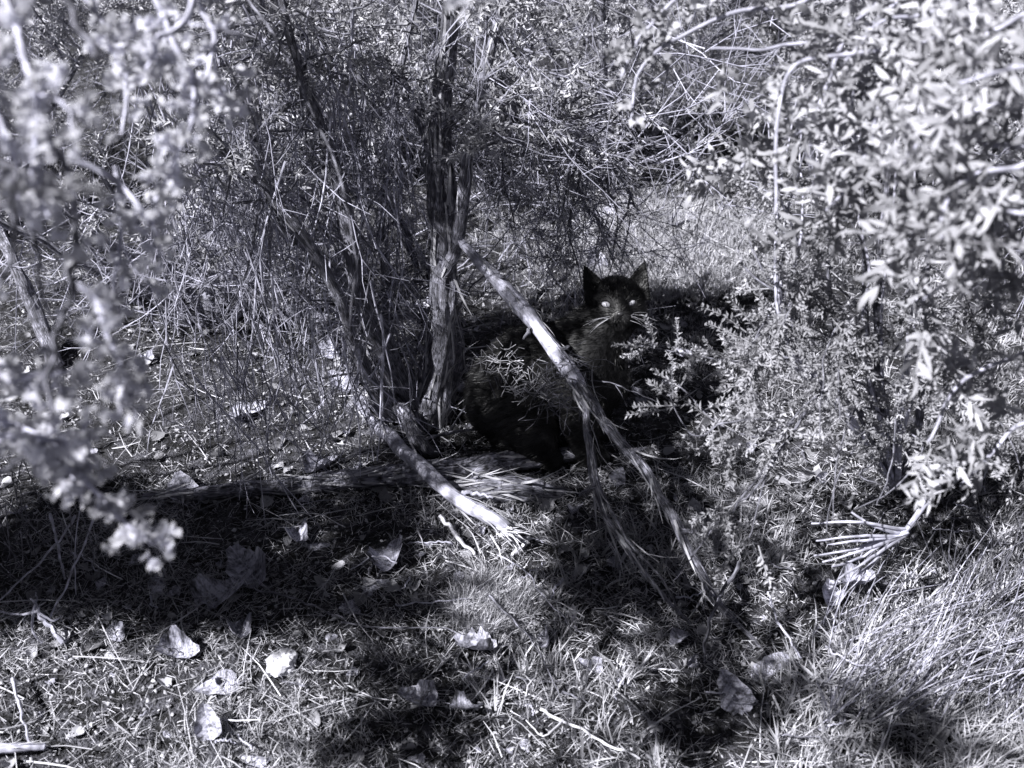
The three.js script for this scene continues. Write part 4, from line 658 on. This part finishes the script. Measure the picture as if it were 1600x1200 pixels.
{ // right: broad-leaved sprays reaching in from a shrub past the right edge
  const base = W(0.86, 0.42), g = thing('broadleaf_shrub', 'bright narrow-leaved shrub filling the upper right near the camera', 'shrub', base);
  const D = (a, d) => a.map(([x, y, dd]) => at(x, y, dd ?? d));
  woody('stem', g, base, [base, V(0.84, 0.3, 0.5), V(0.75, 0.55, 0.6), at(1690, 330, 0.95)], [0.016, 0.012, 0.008, 0.005], M.bark, { n: 40, sides: 10 });
  woody('stem', g, base, [base, V(0.9, 0.4, 0.35), V(0.85, 0.7, 0.3), at(1700, 20, 1.05), at(1560, -120, 1.0)], [0.016, 0.012, 0.009, 0.006, 0.004], M.bark, { n: 40, sides: 10 });
  const list = [
    [[[1690, 20], [1560, 40], [1440, 70], [1330, 85], [1240, 105], [1216, 180], [1212, 330]], 0.95, { every: 0.012, leaf: A.near, mat: M.leafRight }],
    [[[1700, 120], [1600, 150], [1510, 180], [1430, 230], [1400, 290]], 0.85, {}], [[[1700, 200], [1600, 260], [1530, 270], [1480, 310], [1470, 380]], 0.8, {}],
    [[[1700, -40], [1600, 20], [1520, 60], [1450, 60]], 0.85, {}], [[[1700, 60], [1620, 100], [1560, 110], [1500, 130]], 0.75, {}], [[[1620, -120], [1540, -20], [1450, 20], [1370, 40], [1320, 100]], 0.95, {}],
    [[[1560, -120], [1440, -30], [1350, 60], [1330, 150], [1340, 240]], 1.0, {}], [[[1700, 330], [1620, 340], [1560, 330], [1490, 350], [1430, 330]], 0.85, {}], [[[1700, 260], [1600, 230], [1520, 220], [1450, 180]], 0.9, {}],
    [[[1400, 60], [1370, 180], [1330, 290], [1290, 330]], 1.0, {}], [[[1700, 420], [1600, 440], [1520, 420], [1440, 470]], 0.95, { every: 0.008 }], [[[1680, 520], [1580, 560], [1500, 600], [1450, 690]], 1.0, { every: 0.01 }],
    [[[1690, 640], [1600, 660], [1540, 720], [1500, 760]], 1.05, { every: 0.012 }], [[[1460, -60], [1380, 0], [1290, 60], [1200, 75], [1110, 76]], 1.02, { every: 0.03, r: [0.002, 0.0014] }],
    [[[1330, -110], [1260, 0], [1150, 20], [1060, 60], [1000, 110], [985, 200]], 1.05, { every: 0.012, leaf: A.near, mat: M.leafGrey }], [[[1230, -120], [1080, -20], [1000, 60], [970, 120]], 1.0, { every: 0.008, leaf: A.near, mat: M.leafGrey }],
    [[[1420, -60], [1320, 60], [1260, 200], [1180, 230], [1150, 280]], 1.1, { every: 0.01 }],
  ];
  for (const [pts, d, o] of list) spray(g, base, D(pts, d), { leaf: A.broad, mat: M.leafRight, lit: true, every: 0.0075, side: 0.02, wild: 1, s: [0.6, 1.1], ...o });
}
{ // right: feathery grey shrub with upright stems, rooted right of the cat
  const base = gr(1400, 770), g = thing('feathery_shrub', 'grey feathery shrub with thin upright stems right of the cat', 'shrub', base), D = (a, d) => a.map(([x, y, dd]) => at(x, y, dd ?? d));
  for (const [pts, r] of [[[[1365, 620, 1.5], [1350, 450, 1.42], [1345, 300, 1.35], [1350, 150, 1.3]], 0.005], [[[1375, 600, 1.5], [1372, 480, 1.45], [1380, 330, 1.38], [1400, 200, 1.35]], 0.007], [[[1330, 600, 1.5], [1300, 480, 1.42], [1290, 340, 1.36], [1280, 210, 1.3]], 0.004], [[[1440, 640, 1.5], [1440, 500, 1.45], [1460, 350, 1.4], [1500, 220, 1.35]], 0.006]])
    woody('stem', g, base, [base.clone(), ...D(pts)], [r * 1.3, r, r * 0.8, r * 0.6, r * 0.3], M.bark, { n: 40, sides: 9, amp: 0.15 });
  for (let k = 0; k < 12; k++) { const x = rr(1200, 1480), h = rr(120, 420); woody('stem', g, base, [base.clone(), at(1390 + (x - 1390) * 0.4, 650, rr(1.46, 1.54)), at(x, 520, rr(1.36, 1.48)), at(x + rr(-20, 20), 520 - (520 - h) * 0.5, rr(1.32, 1.42)), at(x + rr(-30, 30), h, rr(1.28, 1.38))], [0.004, 0.0026, 0.0022, 0.0018, 0.0008], M.twigPale, { n: 30, sides: 6, amp: 0.1 }); }
  const list = [
    [[1390, 620, 1.45], [1250, 560, 1.4], [1150, 565, 1.38], [1080, 555, 1.37], [1000, 540, 1.37]], [[1390, 600, 1.45], [1280, 520, 1.38], [1200, 500, 1.35], [1170, 560, 1.33], [1180, 640, 1.32]], [[1350, 480, 1.4], [1270, 430, 1.33], [1230, 460, 1.3], [1220, 540, 1.28]],
    [[1390, 640, 1.45], [1300, 610, 1.38], [1240, 650, 1.34], [1200, 740, 1.3], [1170, 840, 1.28]], [[1390, 650, 1.45], [1340, 640, 1.36], [1310, 720, 1.3], [1300, 810, 1.27]], [[1400, 650, 1.44], [1400, 660, 1.36], [1390, 740, 1.32], [1370, 790, 1.3]],
    [[1300, 420, 1.38], [1240, 340, 1.32], [1200, 300, 1.3], [1180, 250, 1.3]], [[1290, 500, 1.38], [1200, 430, 1.34], [1170, 350, 1.34], [1190, 280, 1.34]], [[1380, 560, 1.42], [1320, 500, 1.33], [1290, 560, 1.28], [1280, 680, 1.24]],
    [[1390, 560, 1.4], [1430, 500, 1.32], [1470, 550, 1.27], [1480, 640, 1.25]], [[1240, 660, 1.34], [1180, 680, 1.32], [1120, 660, 1.33], [1060, 600, 1.36]], [[1260, 640, 1.34], [1160, 780, 1.32], [1110, 830, 1.32], [1080, 870, 1.33]],
    [[1360, 420, 1.4], [1330, 350, 1.34], [1290, 300, 1.32], [1270, 250, 1.32]], [[1440, 640, 1.44], [1500, 600, 1.38], [1550, 650, 1.34], [1570, 720, 1.32]], [[1400, 480, 1.4], [1450, 420, 1.36], [1500, 450, 1.33], [1530, 520, 1.32]], [[1390, 660, 1.44], [1440, 700, 1.36], [1400, 760, 1.34], [1330, 800, 1.33]],
  ];
  list.forEach((pts, j) => { for (let k = 0; k < 2; k++) if ((j && j % 3) || !k) spray(g, base, D(pts.map(([x, y, d], i) => [x + (i && k ? rr(-45, 45) : 0), y + (i && k ? rr(-45, 45) : 0), d + (k ? rr(-0.04, 0.04) : 0)])), { leaf: A.feather, mat: M.leafGrey, every: j ? 0.0085 : 0.007, side: j ? 0.02 : 0.01, wild: 1, s: j ? [0.6, 1.15] : [0.4, 0.75], r: [0.0016, 0.0006], tones: [0.45, 1.05], barkM: M.twig, wobble: 0.0025, lit: true, free: !j }); });
}
renderer.render(scene, camera);
